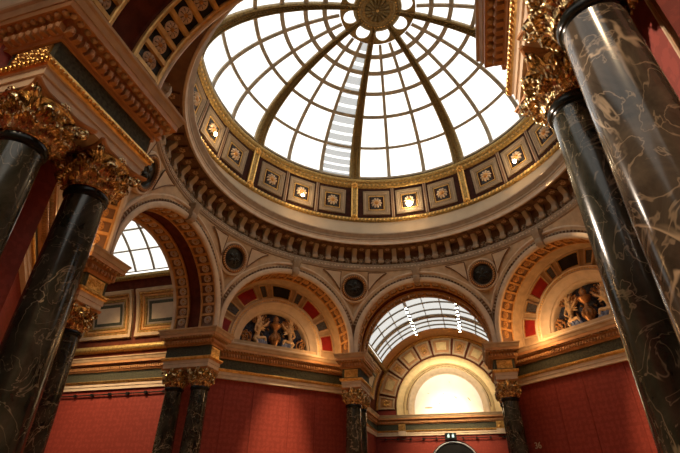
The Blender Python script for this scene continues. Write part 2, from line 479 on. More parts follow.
# ------------------------------------------------------------------ pier blocks over the column pairs
def make_pier(label, phi, side):
    t = empty('pier_entablature', label, 'entablature', 'entablature blocks over the column pairs', phi)
    u = side*W
    pts = [(u-.02, A1-.02), (u-.02, A2+.02), (u+.02, A2+.02), (u+.02, A1-.02)]
    pts = [(u+.02, A1-.02), (u-.02, A1-.02), (u-.02, A2+.02), (u+.02, A2+.02)][::-1]
    # orientation: outward normal must lie to the right of travel
    ar = sum(pts[i][0]*pts[(i+1) % 4][1]-pts[(i+1) % 4][0]*pts[i][1] for i in range(4))
    if ar < 0: pts = pts[::-1]
    entab_parts(t, pts, True, EM)
    for kf, sg in ((A1-.02-.245, -1), (A2+.02+.245, 1)):     # gilt ornament on the short frieze ends
        mb = MB()
        mb.box((u-.2, kf-.012, 3.145), (u+.2, kf+.012, 3.365), 'gold')
        for q in range(-2, 3):
            mb.add(FLOWER, mtx((u+q*.075, kf+sg*.012, 3.255+.035*(q % 2)), (0, sg, 0), (.045, .05, .06), q), 'gold')
            mb.add(FLOWER6, mtx((u+q*.075, kf+sg*.012, 3.195+.12*((q+1) % 2)), (0, sg, 0), (.03, .03, .05), q), 'gold')
        mb.build('frieze_ornament', t, 50)
    mb = MB()
    mb.box((u-.245, A1-.26, 2.864), (u+.245, A2+.26, 2.88), 'cream'); mb.build('soffit', t)
    return t
# in local frames: north 0, west -90, south 180
make_pier('left entablature block before the far glazed arch', 0, -1)
make_pier('right entablature block before the far glazed arch', 0, 1)
make_pier('entablature block with green frieze over the paired columns left of the left lunette', -90, 1)
make_pier('small entablature block half hidden behind the big left-edge columns', -90, -1)
make_pier('large carved cornice block overhead at the upper left corner', 180, 1)
make_pier('carved cornice block cutting across the dome glass at upper right', 180, -1)

# ------------------------------------------------------------------ octagon spandrels and arches
AW = 5.05
def span_pt(u, z):
    k = AW; r = math.hypot(u, k); s = max(0, min(1, (z-4.6)/1.8))**2
    tr = r+(5.0-r)*s
    return (u*tr/r, k*tr/r, z)
def spandrel(name, phi):
    mb = MB(); P = []; h = AW*T22; n = 48
    for i in range(n+1):
        u = -h+2*h*i/n; z0 = ZC+math.sqrt(max(0, 2.15**2-u*u)); row = []
        for j in range(15): row.append(span_pt(u, z0+(6.42-z0)*j/14))
        P.append(row)
    mb.grid(P, 'stone'); return struct(mb, name, phi, 30)
SIDES = [('north', 0), ('northeast', 45), ('east', 90), ('southeast', 135), ('south', 180), ('southwest', -135), ('west', -90), ('northwest', -45)]
for n_, p_ in SIDES: spandrel('wall_'+n_+'_spandrel', p_)

ROS = flower(8)
def coffer_band(root, k0, k1, r, thmin, thmax, frame='ochre', floor='brown', boss='pale', step=7.9, name='soffit_band'):
    mb = MB()
    arch(mb, [(r+.05, k0+.02), (r+.05, k1-.02)], floor, mitre=False)
    for a, b in ((k0, k0+.05), (k1-.05, k1)):
        arch(mb, [(r+.06, a), (r+.012, a), (r, a+.012), (r, b-.012), (r+.012, b), (r+.06, b)], frame, mitre=False)
    w = 1.1
    for i in range(-11, 12):
        th = 90+step*(i+.5)
        if th < 0 or th > 180: continue
        for q in [0]:
            P = []
            for tt, rr in ((-w, r+.05), (-w*.8, r+.008), (w*.8, r+.008), (w, r+.05)):
                P.append([(rr*Co(R_(th+tt)), k, ZC+rr*S(R_(th+tt))) for k in (k0+.04, k1-.04)])
            mb.grid(P, frame)
    band = mb.build(name, root, 30)
    first = None
    for i in range(-11, 12):
        th = 90+step*i
        if th < thmin or th > thmax: continue
        d = Vector((-Co(R_(th)), 0, -S(R_(th)))); c = Vector(((r+.05)*Co(R_(th)), (k0+k1)/2, ZC+(r+.05)*S(R_(th))))
        sz = min(.095, (k1-k0)*.27)
        X = mtx(c, d, (sz, sz, sz*1.6), 0, Vector((0, 1, 0)))
        if first is None:
            b2 = MB(); b2.add(FLOWER, Matrix(), boss); b2.add(BALL, Matrix.Diagonal((.32, .32, .3, 1)), 'ochre')
            b2.add(tor(.98, .12, 20, 5), Matrix(), boss)
            first = b2.build('rosette', band, 60); first.matrix_local = X
        else:
            o = first.copy(); COL.objects.link(o); o.parent = band; o.matrix_local = X
    return band
def archivolt(root, n=64):
    mb = MB(); arch(mb, [(2.15, 5.06), (2.285, 5.06), (2.285, 4.975), (2.26, 4.95), (2.225, 4.95), (2.20, 4.975), (2.195, 5.01)], 'pale', n=n); mb.build('outer_moulding', root, 30)
    mb = MB(); arch(mb, [(2.20, 5.0), (2.18, 5.015), (2.10, 5.015), (2.085, 5.0)], 'brown', n=n)
    for i in range(64):
        th = 90+2.75*(i-31.5); u = 2.14*Co(R_(th))
        if abs(u) > 5*T22-.03: continue
        X = mtx((u, 5.0, ZC+2.14*S(R_(th))), (0, -1, 0), 1, 0, Vector((Co(R_(th)), 0, S(R_(th)))))
        mb.add(BALL0, X @ Matrix.Diagonal((.028, .05, .02, 1)), 'taupe')
    mb.build('leaf_moulding', root, 50)
    mb = MB(); arch(mb, [(2.09, 5.02), (2.085, 4.985), (2.065, 4.97), (2.03, 4.967), (2.0, 4.978), (1.975, 4.982), (1.955, 4.995), (1.94, 5.015), (1.94, 5.05)], 'pale', n=n); mb.build('inner_moulding', root, 30)
    mb = MB(); P = []
    for z, w, k in ((1.90, .085, 4.95), (1.95, .09, 4.90), (2.05, .095, 4.86), (2.12, .10, 4.88), (2.2, .105, 4.83), (2.30, .115, 4.82), (2.34, .13, 4.80), (2.37, .13, 4.80), (2.37, .12, 5.05)):
        P.append([(-w, 5.06, ZC+z), (-w, k, ZC+z), (-w*.55, k-.02, ZC+z), (0, k-.03, ZC+z), (w*.55, k-.02, ZC+z), (w, k, ZC+z), (w, 5.06, ZC+z)])
    mb.grid(P, 'taupe'); mb.poly([P[0][i] for i in range(7)], 'taupe')
    for sg in (-1, 1):
        mb.add(tor(.045, .02, 14, 6), mtx((sg*.1, 4.86, ZC+2.28), (sg, 0, 0), 1), 'taupe')
        mb.add(tor(.03, .015, 12, 5), mtx((sg*.09, 4.91, ZC+1.98), (sg, 0, 0), 1), 'taupe')
    mb.build('keystone', root, 40)
def opening_arch(label, phi, vis=(0, 180), frame='ochre', floor='brown'):
    t = empty('open_arch', label, 'arch', 'wide open arches of the rotunda', phi)
    archivolt(t)
    coffer_band(t, 5.045, 5.50, 1.94, *vis, frame, floor)
    mb = MB(); arch(mb, [(1.98, 5.49), (2.03, 5.52), (2.03, 5.83), (1.98, 5.86)], 'maroon', mitre=False); mb.build('soffit_channel', t)
    coffer_band(t, 5.85, 6.25, 1.94, *vis, frame, floor)
    mb = MB(); arch(mb, [(1.94, 6.25), (1.94, 6.33), (2.0, 6.36), (2.1, 6.35), (2.16, 6.30)], 'cream', mitre=False); mb.build('rear_moulding', t)
    return t
opening_arch('round arch open to the far hall with the glazed barrel roof', 0)
opening_arch('round arch at left open to the hall with the arched window', -90)
opening_arch('coffered underside of the near arch sweeping over the upper left corner', 180, (0, 130), 'brightgold', 'blackpanel')

def niche(label, phi, panels=True):
    t = empty('niche_arch', label, 'arch', 'blind arches framing the lunettes', phi)
    archivolt(t)
    coffer_band(t, 5.045, 5.55, 1.94, 0, 180, floor='brown', boss='ochre')
    mb = MB(); arch(mb, [(1.99, 5.54), (1.95, 5.57), (1.95, 5.62), (1.965, 5.64), (1.965, 5.90), (1.95, 5.92), (1.95, 6.0)], 'stone', mitre=False); mb.build('soffit_border', t)
    return t
niche('blind arch round the left sculpted lunette', -45)
niche('blind arch round the right sculpted lunette', 45)
niche('blind arch whose gilded edge shows behind the left big columns', -135)
for nm, ph in (('east', 90), ('southeast', 135)):       # the two sides behind the right-hand columns
    t = empty('niche_arch' if ph != 90 else 'open_arch', 'plain arch hidden behind the big right-edge columns, '+('first' if ph == 90 else 'second')+' beyond the right lunette', 'arch', None, ph)
    archivolt(t)
    mb = MB(); arch(mb, [(1.94, 5.09), (1.94, 6.3)], 'ochre', mitre=False); mb.build('soffit', t)

# ------------------------------------------------------------------ lunettes of the niches
def sector(mb, m, k, r0, r1, t0, t1, zc=ZC, n=8, inset=0., kk=None):
    P = []
    for i in range(n+1):
        th = R_(t0+(t1-t0)*i/n); P.append([(r0*Co(th), k, zc+r0*S(th)), (r1*Co(th), k, zc+r1*S(th))])
    return mb.grid(P, m)
def sector_frame(mb, m, k0, k1, r0, r1, t0, t1, b, zc=ZC, n=8, bm=None):
    """raised border of width b round a ring sector, from depth k0 (wall) to k1 (front), plus sloped inner edge"""
    rm = (r0+r1)/2; da = math.degrees(b/rm)
    def loop(r0, r1, t0, t1, k):
        L = []
        for i in range(n+1): th = R_(t0+(t1-t0)*i/n); L.append((r0*Co(th), k, zc+r0*S(th)))
        for i in range(n+1): th = R_(t1+(t0-t1)*i/n); L.append((r1*Co(th), k, zc+r1*S(th)))
        return L
    e = .15*b; de = math.degrees(e/rm)
    rows = [loop(r0, r1, t0, t1, k0), loop(r0+e, r1-e, t0+de, t1-de, k1), loop(r0+b-e, r1-b+e, t0+da-de, t1-da+de, k1), loop(r0+b, r1-b, t0+da, t1-da, k0)]
    mb.grid(rows, m, cj=True)
SEQ = [('redpanel', 2, 20), ('slate', 24.5, 36), ('redpanel', 40.5, 61.5), ('slate', 65.5, 74.5), ('blackpanel', 79, 101),
       ('slate', 105.5, 114.5), ('redpanel', 118.5, 139.5), ('slate', 144, 155.5), ('redpanel', 160, 178)]
def winged_figure(t, sgn, cx, cz, k):
    """a seated winged figure, one skinned body; leans towards the centre of the lunette"""
    me = bpy.data.meshes.new('winged_figure')
    J = [(0, 0, 0), (0.02, -.03, .16), (.05, -.05, .30), (.055, -.06, .38), (.07, -.085, .46),       # pelvis, waist, chest, neck, head
         (.12, -.07, .31), (.22, -.10, .36), (.31, -.09, .47),                                     # raised arm
         (-.05, -.07, .30), (-.09, -.12, .17), (0.0, -.15, .10),                                   # other arm
         (.07, -.08, -.01), (.22, -.12, .05), (.27, -.08, -.14),                                   # front leg
         (-.07, -.07, -.02), (.02, -.14, -.12), (-.12, -.08, -.22)]
    Ed = [(0, 1), (1, 2), (2, 3), (3, 4), (2, 5), (5, 6), (6, 7), (2, 8), (8, 9), (9, 10), (0, 11), (11, 12), (12, 13), (0, 14), (14, 15), (15, 16)]
    rad = [.085, .075, .085, .04, .068, .04, .034, .022, .04, .034, .024, .07, .05, .03, .068, .05, .03]
    me.from_pydata([(cx+sgn*x*-1, k+y, cz+z) for x, y, z in J], Ed, [])
    o = bpy.data.objects.new('winged_figure', me); COL.objects.link(o); o.parent = t
    sk = o.modifiers.new('skin', 'SKIN'); sk.use_smooth_shade = True
    for i, r in enumerate(rad): me.skin_vertices[0].data[i].radius = (r, r)
    me.skin_vertices[0].data[0].use_root = True
    sb = o.modifiers.new('sub', 'SUBSURF'); sb.levels = 1; sb.render_levels = 1
    me.materials.append(M['figure'])
    mb = MB()                                               # the wing: overlapping feathers
    for q in range(9):
        a = R_(100+q*9); L = .46-.022*q
        pts = [(cx+sgn*.06+sgn*-Co(a)*L*v*-1*(1 if True else 1), k-.03-.02*S(v*PI), cz+.26+S(a)*L*v-.10*v*v*q/9) for v in (0, .35, .7, 1)]
        mb.add(tube(pts, [.02, .034, .03, .008], 5), Matrix(), 'figure')
    mb.build('wing', o, 60)
    mb = MB()
    for q in range(5):
        pts = [(cx-sgn*(.0+.06*q), k-.1-.02*(q % 2), cz-.02), (cx-sgn*(.05+.055*q), k-.12, cz-.14), (cx-sgn*(.04+.06*q), k-.09, cz-.27)]
        mb.add(tube(pts, [.03, .045, .02], 6), Matrix(), 'blue')
    mb.build('drapery', o, 60)
def scroll(mb, cx, cz, k, s, sgn, m, turns=1.5, start=0.):
    pts = []; rad = []
    for i in range(26):
        q = i/25; an = start+q*2*PI*turns; rr = s*(1-q*.82)
        pts.append((cx+sgn*rr*Co(an), k-.05-.02*q, cz+rr*S(an))); rad.append(.032*(1-q*.5)*s/.17)
    mb.add(tube(pts, rad, 6), Matrix(), m)
    for i in range(0, 22, 3):
        p = pts[i]; mb.add(BALL0, Matrix.Translation((p[0]+sgn*.02, p[1]-.02, p[2]+.03)) @ Matrix.Rotation(i, 4, 'Y') @ Matrix.Diagonal((.05*s/.17, .03, .025, 1)), m)
    mb.add(FLOWER6, mtx((cx, k-.06, cz), (0, -1, 0), s*.36), m)
def lunette(label, phi):
    t = empty('sculpted_lunette', label, 'lunette', 'sculpted half-round lunettes in the blind arches', phi)
    mb = MB(); sector(mb, 'stone', 6.0, 1.40, 2.0, 0, 180, n=48); mb.box((-2.0, 5.985, 3.75), (2.0, 6.03, 4.0), 'stone')
    mb.build('panel_ring', t)
    for m_, a, b in SEQ:
        mb = MB(); sector(mb, m_, 5.985, 1.51, 1.91, a+.8, b-.8); f = mb.build('panel', t)
        mb = MB(); sector_frame(mb, 'cream', 5.995, 5.955, 1.485, 1.935, a, b, .03)
        sector_frame(mb, 'gold', 5.99, 5.965, 1.515, 1.905, a+1.1, b-1.1, .018); mb.build('panel_border', f, 30)
    mb = MB(); arch(mb, [(1.475, 6.0), (1.475, 5.95), (1.46, 5.93), (1.44, 5.94), (1.43, 5.955), (1.37, 5.955), (1.36, 5.94), (1.34, 5.93), (1.32, 5.945)], 'cream', mitre=False, legs=3.86)
    for i in range(60):
        th = 1.5+177*i/59; mb.add(BALL0, mtx((1.40*Co(R_(th)), 5.95, ZC+1.40*S(R_(th))), (0, -1, 0), (.026, .026, .02)), 'gold')
    mb.build('beaded_moulding', t, 40)
    mb = MB(); arch(mb, [(1.32, 5.945), (1.31, 5.98), (1.28, 6.03), (1.22, 6.08), (1.165, 6.11), (1.15, 6.15), (1.12, 6.16), (1.09, 6.20), (1.08, 6.38)], 'pale', mitre=False, legs=3.86); mb.build('cove_moulding', t, 40)
    mb = MB(); P = []
    for i in range(33):
        th = R_(180*i/32); P.append([(1.12*Co(th), 6.36, ZC+1.12*S(th)), (1.12*Co(th), 6.36, 3.86)])
    mb.grid(P, 'nightblue'); mb.build('tympanum', t)
    mb = MB(); mb.box((-1.45, 5.93, 3.80), (1.45, 6.37, 3.90), 'pale'); mb.build('sill', t)
    # sculpture: a central candelabrum, winged figures, acanthus scrolls, festoon
    K = 6.30; FS = 1.32
    mb = MB(); mb.add(lathe([(.14, 0), (.15, .03), (.07, .08), (.06, .14), (.12, .22), (.15, .34), (.12, .44), (.06, .5), (.05, .58), (.13, .66), (.17, .72), (.15, .76), (.07, .80), (.09, .9), (.02, 1.0)], 20), Matrix.Translation((0, K-.1, 3.91)), 'relief')
    for i in range(10):
        a = 2*PI*i/10; mb.add(BALL0, Matrix.Translation((.145*Co(a), K-.1+.145*S(a), 4.24)) @ Matrix.Diagonal((.03, .03, .09, 1)), 'relief')
    mb.build('candelabrum', t, 50)
    for sgn in (-1, 1):
        winged_figure(t, sgn, sgn*.50, 4.16, K)
        for x_, z_, r_, g_, tn_, st_ in ((.80, 4.12, .17, 1, 1.6, .4), (.28, 4.60, .13, -1, 1.4, 2.0), (.62, 4.62, .11, 1, 1.4, 1.0)):
            mb = MB(); scroll(mb, sgn*x_, z_, K, r_, sgn*g_, 'relief', tn_, st_); mb.build('acanthus_scroll', t, 60)
        mb = MB(); rnd = random.Random(3+sgn)
        for q in range(26):
            x = sgn*rnd.uniform(.15, .95); z = 3.95+rnd.uniform(0, 1)*max(.05, math.sqrt(max(0, 1.0-x*x))-.05)
            mb.add(BALL0, Matrix.Translation((x, K+.03, z)) @ Matrix.Rotation(rnd.uniform(0, 3), 4, 'Y') @ Matrix.Diagonal((rnd.uniform(.05, .09), .05, .03, 1)), rnd.choice(['relief', 'bronze', 'bronze', 'blue']))
        mb.build('foliage', t, 60)
    for c in t.children:
        if c.name.startswith(('candelabrum', 'winged_figure', 'acanthus_scroll')):
            for o_ in [c]+list(c.children):
                for v_ in o_.data.vertices: v_.co = (v_.co.x*1.12, K+(v_.co.y-K)*.9, 3.91+(v_.co.z-3.91)*1.22 if not o_.name.startswith(('candelabrum',)) else 3.91+(v_.co.z-3.91)*1.08)
    return t
lunette('half-round sculpted lunette of dark gilt figures at left, above the spotlit red wall', -45)
lunette('half-round sculpted lunette with a bright winged figure at right, cut by the columns', 45)

# ------------------------------------------------------------------ diagonal walls below, their entablature runs
KW = 6.03
for nm, ph in (('northwest', -45), ('northeast', 45), ('southwest', -135), ('southeast', 135)):
    mb = MB(); mb.box((-2.66, KW, -1.6), (2.66, KW+.26, 3.9), 'red'); struct(mb, 'wall_'+nm, ph)
    if nm != 'southeast':
        t = empty('wall_entablature', {'northwest': 'green-friezed entablature running under the left sculpted lunette', 'northeast': 'green-friezed entablature running under the right sculpted lunette', 'southwest': 'entablature run hidden behind the big left columns'}[nm], 'entablature', None, ph)
        entab_parts(t, [(2.45, 6.2), (-2.45, 6.2)][::-1] if False else [(-2.45, 6.2), (2.45, 6.2)], False, EM)
        if nm != 'southwest':
            mb = MB()
            for x in (-1.36, -.55, .55, 1.36):
                mb.box((x-.012, KW-.006, -1.59), (x+.012, KW+.01, 2.85), 'redseam')
            mb.build('seam', bpy.data.objects['wall_'+nm])

# ------------------------------------------------------------------ roundels at the octagon corners
def make_roundel():
    t = empty('roundel', '', 'roundel', 'bronze roundels between the arches', -22.5)
    c = Vector((0, 5.15, 5.85)); nd = Vector((0, -1, -.30)).normalized()
    X = mtx(c, nd)
    mb = MB(); mb.add(lathe([(.48, -.10), (.48, .0), (.465, .03), (.43, .035), (.41, .01), (.40, .0)], 48), X, 'pale'); mb.build('outer_ring', t, 40)
    mb = MB(); mb.add(lathe([(.40, .0), (.40, .03), (.37, .06), (.32, .05), (.295, .0), (.295, -.04)], 48), X, 'brown')
    for i in range(36):
        a = 2*PI*i/36; mb.add(BALL0, X @ Matrix.Rotation(a, 4, 'Z') @ Matrix.Translation((.36, 0, .045)) @ Matrix.Rotation(.5, 4, 'Z') @ Matrix.Diagonal((.042, .022, .028, 1)), 'ochre')
    mb.build('wreath', t, 50)
    mb = MB(); mb.add(lathe([(.0001, .02), (.10, .015), (.2, -.005), (.28, -.02), (.30, .01)], 40), X, 'bronze')
    for i in range(5):
        mb.add(BALL, X @ Matrix.Rotation(i*1.3, 4, 'Z') @ Matrix.Translation((.1, 0, .0)) @ Matrix.Diagonal((.09, .05, .04, 1)), 'bronze')
    mb.build('bronze_disc', t, 40)
    for sg in (-1, 1):          # pale triangles either side
        mb = MB()
        def sp(u, z):           # spandrel surface in the corner-centred frame
            a = R_(22.5)*-sg; h = AW*T22
            x, y, zz = span_pt(-sg*h+u, z)
            return Vector((x*Co(a)-y*S(a), x*S(a)+y*Co(a), zz))
        def P3(f): return [f*0+Vector(v) for v in ()]
        tri = []
        for i in range(7):
            q = i/6; row = []
            for j in range(7):
                w = j/6
                uu = .50+.62*q; zt = 6.33; zb = zt-(.55*(1-q)**1.4+.02)
                p = sp(sg*uu, zb+(zt-zb)*w); row.append(tuple(p+Vector((0, -.035, -.012))))
            tri.append(row)
        mb.grid(tri, 'fawn')
        rim = [r[0] for r in tri]+[tri[-1][-1]]+[r[-1] for r in tri[::-1]]+[r for r in tri[0][::-1]]
        mb.add(tube(rim, .014, 5), Matrix(), 'brown')
        mb.build('spandrel_panel', t, 60)
    return t
r0 = make_roundel(); r0['label'] = 'dark bronze roundel between the left lunette arch and the far glazed arch'
dup(r0, 'dark bronze roundel between the far glazed arch and the right lunette arch', 22.5)
dup(r0, 'dark bronze roundel between the left open arch and the left lunette arch', -67.5)
dup(r0, 'dark bronze roundel beside the gilt capital of the left big columns', -112.5)

# ------------------------------------------------------------------ ring cornice
t = empty('dome_cornice', 'ring cornice of bracket modillions circling beneath the dome', 'cornice')
mb = MB(); ring(mb, [(5.02, 6.36), (4.99, 6.38), (4.97, 6.40), (4.97, 6.43), (4.95, 6.44), (4.95, 6.54), (4.97, 6.55), (4.96, 6.58), (4.98, 6.61), (5.07, 6.63)], 'taupe'); mb.build('base_moulding', t, 25)
mb = MB()
for i in range(288):
    a = 2*PI*i/288
    if -130 < (math.degrees(a)+180) % 360-180 < 90: mb.add(BALL0, Matrix.Translation((4.945*S(a), 4.945*Co(a), 6.49)) @ Matrix.Rotation(-a, 4, 'Z') @ Matrix.Diagonal((.032, .02, .022, 1)), 'pale')
mb.build('bead_string', t, 60)
mb = MB(); ring(mb, [(5.07, 6.63), (5.09, 6.64), (5.09, 7.10), (5.06, 7.13), (4.60, 7.14)], 'brown'); mb.build('frieze', t, 25)
mb = MB(); ring(mb, [(4.62, 7.15), (4.60, 7.12), (4.55, 7.12), (4.55, 7.22), (4.54, 7.23), (4.53, 7.26)], 'pale')
ring(mb, [(4.53, 7.26), (4.51, 7.29), (4.51, 7.33), (4.49, 7.36), (4.46, 7.41), (4.44, 7.44), (4.44, 7.48), (5.02, 7.55)], 'taupe'); mb.build('corona', t, 25)
fm = fr = fs = None
for i in range(-26, 16):
    a = i*5+2.5
    Rm = Matrix.Rotation(-R_(a), 4, 'Z')
    if fm is None:
        mb = MB(); P = []
        for z, y in ((6.70, 5.09), (6.70, 5.03), (6.74, 4.99), (6.80, 4.98), (6.86, 5.01), (6.92, 5.01), (6.98, 4.97), (7.03, 4.92), (7.08, 4.89), (7.13, 4.88)):
            P.append([(-.075, 5.09, z), (-.075, y, z), (-.03, y-.015, z), (.03, y-.015, z), (.075, y, z), (.075, 5.09, z)])
        mb.grid(P, 'drum'); mb.poly(P[0], 'drum')
        for sg in (-1, 1): mb.add(tor(.035, .018, 12, 5), mtx((sg*.078, 5.02, 6.76), (sg, 0, 0)), 'drum')
        fm = mb.build('modillion', t, 40); fm.matrix_local = Rm
        mb = MB(); mb.add(FLOWER6, mtx((0, 5.085, 6.78), (0, -1, 0), (.10, .10, .14)), 'taupe'); mb.add(BALL0, Matrix.Translation((0, 5.06, 6.78)) @ Matrix.Scale(.035, 4), 'taupe')
        fr = mb.build('rosette', t, 50); fr.matrix_local = Matrix.Rotation(-R_(a+2.5), 4, 'Z')
        mb = MB(); mb.box((-.11, 4.66, 7.08), (.11, 4.98, 7.125), 'brown'); mb.add(FLOWER6, mtx((0, 4.82, 7.08), (0, 0, -1), .08), 'stone')
        fs = mb.build('soffit_panel', t, 50); fs.matrix_local = Matrix.Rotation(-R_(a+2.5), 4, 'Z')
    else:
        for src, da in ((fm, 0), (fr, 2.5), (fs, 2.5)):
            o = src.copy(); COL.objects.link(o); o.parent = t; o.matrix_local = Matrix.Rotation(-R_(a+da), 4, 'Z')

mb = MB(); ring(mb, [(5.0, 7.5), (5.0, 8.22), (4.985, 8.26)], 'drum'); struct(mb, 'wall_drum')
mb = MB(); ring(mb, [(5.0, 8.24), (4.96, 8.25), (4.93, 8.28), (4.92, 8.33), (4.94, 8.38), (4.97, 8.41), (4.985, 8.42)], 'dullgold')
for i in range(240):
    a = 2*PI*i/240
    if -130 < (math.degrees(a)+180) % 360-180 < 90: mb.add(BALL0, Matrix.Translation((4.925*S(a), 4.925*Co(a), 8.33)) @ Matrix.Rotation(-a, 4, 'Z') @ Matrix.Rotation(.5, 4, 'Y') @ Matrix.Diagonal((.03, .03, .055, 1)), 'gold')
tag(mb.build('lower_rope_moulding'), 'gilt rope moulding along the lower edge of the coffer ring', 'moulding')
mb = MB(); ring(mb, [(4.985, 8.42), (4.83, 9.57)], 'umber'); struct(mb, 'wall_coffer_ring')
mb = MB(); ring(mb, [(4.83, 9.56), (4.80, 9.57), (4.76, 9.60), (4.74, 9.66), (4.76, 9.71), (4.76, 9.74), (4.72, 9.77), (4.70, 9.83), (4.71, 9.88), (4.77, 9.93), (4.85, 9.95)], 'dullgold')
for i in range(200):
    a = 2*PI*i/200
    if -130 < (math.degrees(a)+180) % 360-180 < 90: mb.add(BALL0, Matrix.Translation((4.74, 0, 9.66)) and Matrix.Translation((4.742*S(a), 4.742*Co(a), 9.66)) @ Matrix.Rotation(-a, 4, 'Z') @ Matrix.Diagonal((.045, .03, .035, 1)), 'gold')
tag(mb.build('upper_rope_moulding'), 'gilt bead moulding where the dome glass meets the coffer ring', 'moulding')

# ------------------------------------------------------------------ coffers of the drum
TILT = math.atan2(.155, 1.15)
def coffer_m():     # local: x along the ring, y up the band, z facing the room
    return Matrix.Translation((0, 4.905, 8.995)) @ mtx((0, 0, 0), (0, -Co(TILT), -S(TILT)), 1)
def sqframe(mb, m, X, a, b, c, z0, z1, z2):   # a square frame: outer half-size a, inner b..., heights
    L = lambda s, z: [X @ Vector(p) for p in ((-s, -s, z), (s, -s, z), (s, s, z), (-s, s, z))]
    mb.grid([L(a, z0), L(a-.015, z1), L(b+.015, z1), L(b, z2)], m, cj=True)
def make_coffer():
    t = empty('drum_coffer', '', 'coffer', 'square rosette coffers round the foot of the dome', 0)
    X = coffer_m()
    mb = MB(); sqframe(mb, 'coffer', X, .47, .40, 0, 0, .05, .03); sqframe(mb, 'taupe', X, .40, .36, 0, .03, .045, .02); mb.build('outer_frame', t, 25)
    mb = MB(); sqframe(mb, 'coffer', X, .36, .29, 0, .02, .03, .0); mb.build('inner_frame', t, 25)
    mb = MB(); sqframe(mb, 'dullgold', X, .29, .235, 0, 0, .015, -.01)
    for k in range(14):
        for s4 in range(4):
            mb.add(BALL0, X @ Matrix.Rotation(s4*PI/2, 4, 'Z') @ Matrix.Translation((-.24+k*.037, .262, .012)) @ Matrix.Scale(.016, 4), 'gold')
    mb.build('gilt_border', t, 50)
    mb = MB(); mb.poly([X @ Vector(p) for p in ((-.24, -.24, .002), (.24, -.24, .002), (.24, .24, .002), (-.24, .24, .002))], 'blackpanel'); mb.build('field', t)
    mb = MB(); mb.add(flower(10), X @ Matrix.Translation((0, 0, .01)) @ Matrix.Diagonal((.19, .19, .30, 1)), 'pale')
    ro = mb.build('rosette', t, 60)
    mb = MB(); mb.add(BALL, X @ Matrix.Translation((0, 0, .05)) @ Matrix.Diagonal((.07, .07, .05, 1)), 'ochre')
    mb.add(tor(.075, .018, 18, 5), X @ Matrix.Translation((0, 0, .045)), 'gold'); mb.build('boss', ro, 60)
    return t
BAYS = [(-135, 'the arch behind the left columns'), (-90, 'the left open arch'), (-45, 'the left lunette arch'), (0, 'the far glazed arch'), (45, 'the right lunette arch')]
cf = None
for ph, nm in BAYS:
    for j, w in ((-1, 'left'), (0, 'middle'), (1, 'right')):
        a = ph+j*13.4
        if a < -128: continue
        lab = f'{w} coffer of the three with pale rosettes above {nm}'
        if cf is None: cf = make_coffer(); cf['label'] = lab; cf.rotation_euler = (0, 0, -R_(a))
        else: dup(cf, lab, a)
def make_ringpil():
    t = empty('drum_pilaster', '', 'pilaster', 'gilt pilaster strips between the coffer groups', 0)
    X = coffer_m()
    mb = MB(); mb.box((-.10, -.60, 0), (.10, .60, .05), 'dullgold', X)
    for sg in (-1, 1): mb.add(tube([X @ Vector((sg*.09, -.6, .06)), X @ Vector((sg*.09, .6, .06))], .026, 8), Matrix(), 'gold')
    mb.build('shaft', t, 40)
    for yy in (-.62, .64):
        mb = MB(); mb.add(FLOWER, X @ Matrix.Translation((0, yy, .09)) @ Matrix.Diagonal((.12, .12, .2, 1)), 'gold'); mb.build('rosette', t, 50)
    return t
pf = None
RIBS = [(-112.5, 'left of the left open arch'), (-67.5, 'between the left open arch and the left lunette'), (-22.5, 'between the left lunette and the far arch'), (22.5, 'between the far arch and the right lunette'), (67.5, 'right of the right lunette')]
for a, nm in RIBS:
    lab = 'short gilt pilaster in the coffer ring, '+nm
    if pf is None: pf = make_ringpil(); pf['label'] = lab; pf.rotation_euler = (0, 0, -R_(a))
    else: dup(pf, lab, a)
for j, (a0, nm) in enumerate(BAYS):
    if a0 == -135: continue
    for s_, w in ((-6.7, 'left'), (6.7, 'right')):
        X = coffer_m(); mb = MB(); mb.box((-.05, -.56, 0), (.05, .56, .02), 'taupe', X); mb.box((-.02, -.56, .02), (.02, .56, .035), 'brown', X)
        o = mb.build('coffer_divider'); o.rotation_euler = (0, 0, -R_(a0+s_)); tag(o, f'narrow dark strip dividing coffers above {nm}, the {w} one', 'strip')

# ring lamps in the middle coffers
def make_lamp():
    t = empty('spot_lamp', '', 'lamp', 'lit spot lamps fixed in the middle coffers', 0)
    X = coffer_m()
    mb = MB(); mb.add(lathe([(.0001, .05), (.05, .05), (.06, .09), (.06, .16), (.05, .17)], 16), X @ Matrix.Translation((.0, -.20, 0)), 'dullgold'); mb.build('housing', t, 40)
    mb = MB(); mb.add(BALL, X @ Matrix.Translation((0, -.20, .17)) @ Matrix.Scale(.055, 4), 'bulb'); mb.build('bulb', t, 60)
    return t
LAMPS = [(-90, 'small lit lamp in the ring above the left open arch'), (-45, 'small lit lamp in the ring above the left lunette'), (0, 'brightest lit lamp in the ring above the far glazed arch'), (45, 'small lit lamp in the ring above the right lunette')]
lf = None
for a, lab in LAMPS:
    if lf is None: lf = make_lamp(); lf['label'] = lab; lf.rotation_euler = (0, 0, -R_(a))
    else: dup(lf, lab, a)

bb = [c for c in ROOTS[-2].children if c.name.startswith('bulb')][0]; bb.data = bb.data.copy()
cc = sum((v_.co for v_ in bb.data.vertices), Vector())/len(bb.data.vertices)
for v_ in bb.data.vertices: v_.co = cc+(v_.co-cc)*1.7
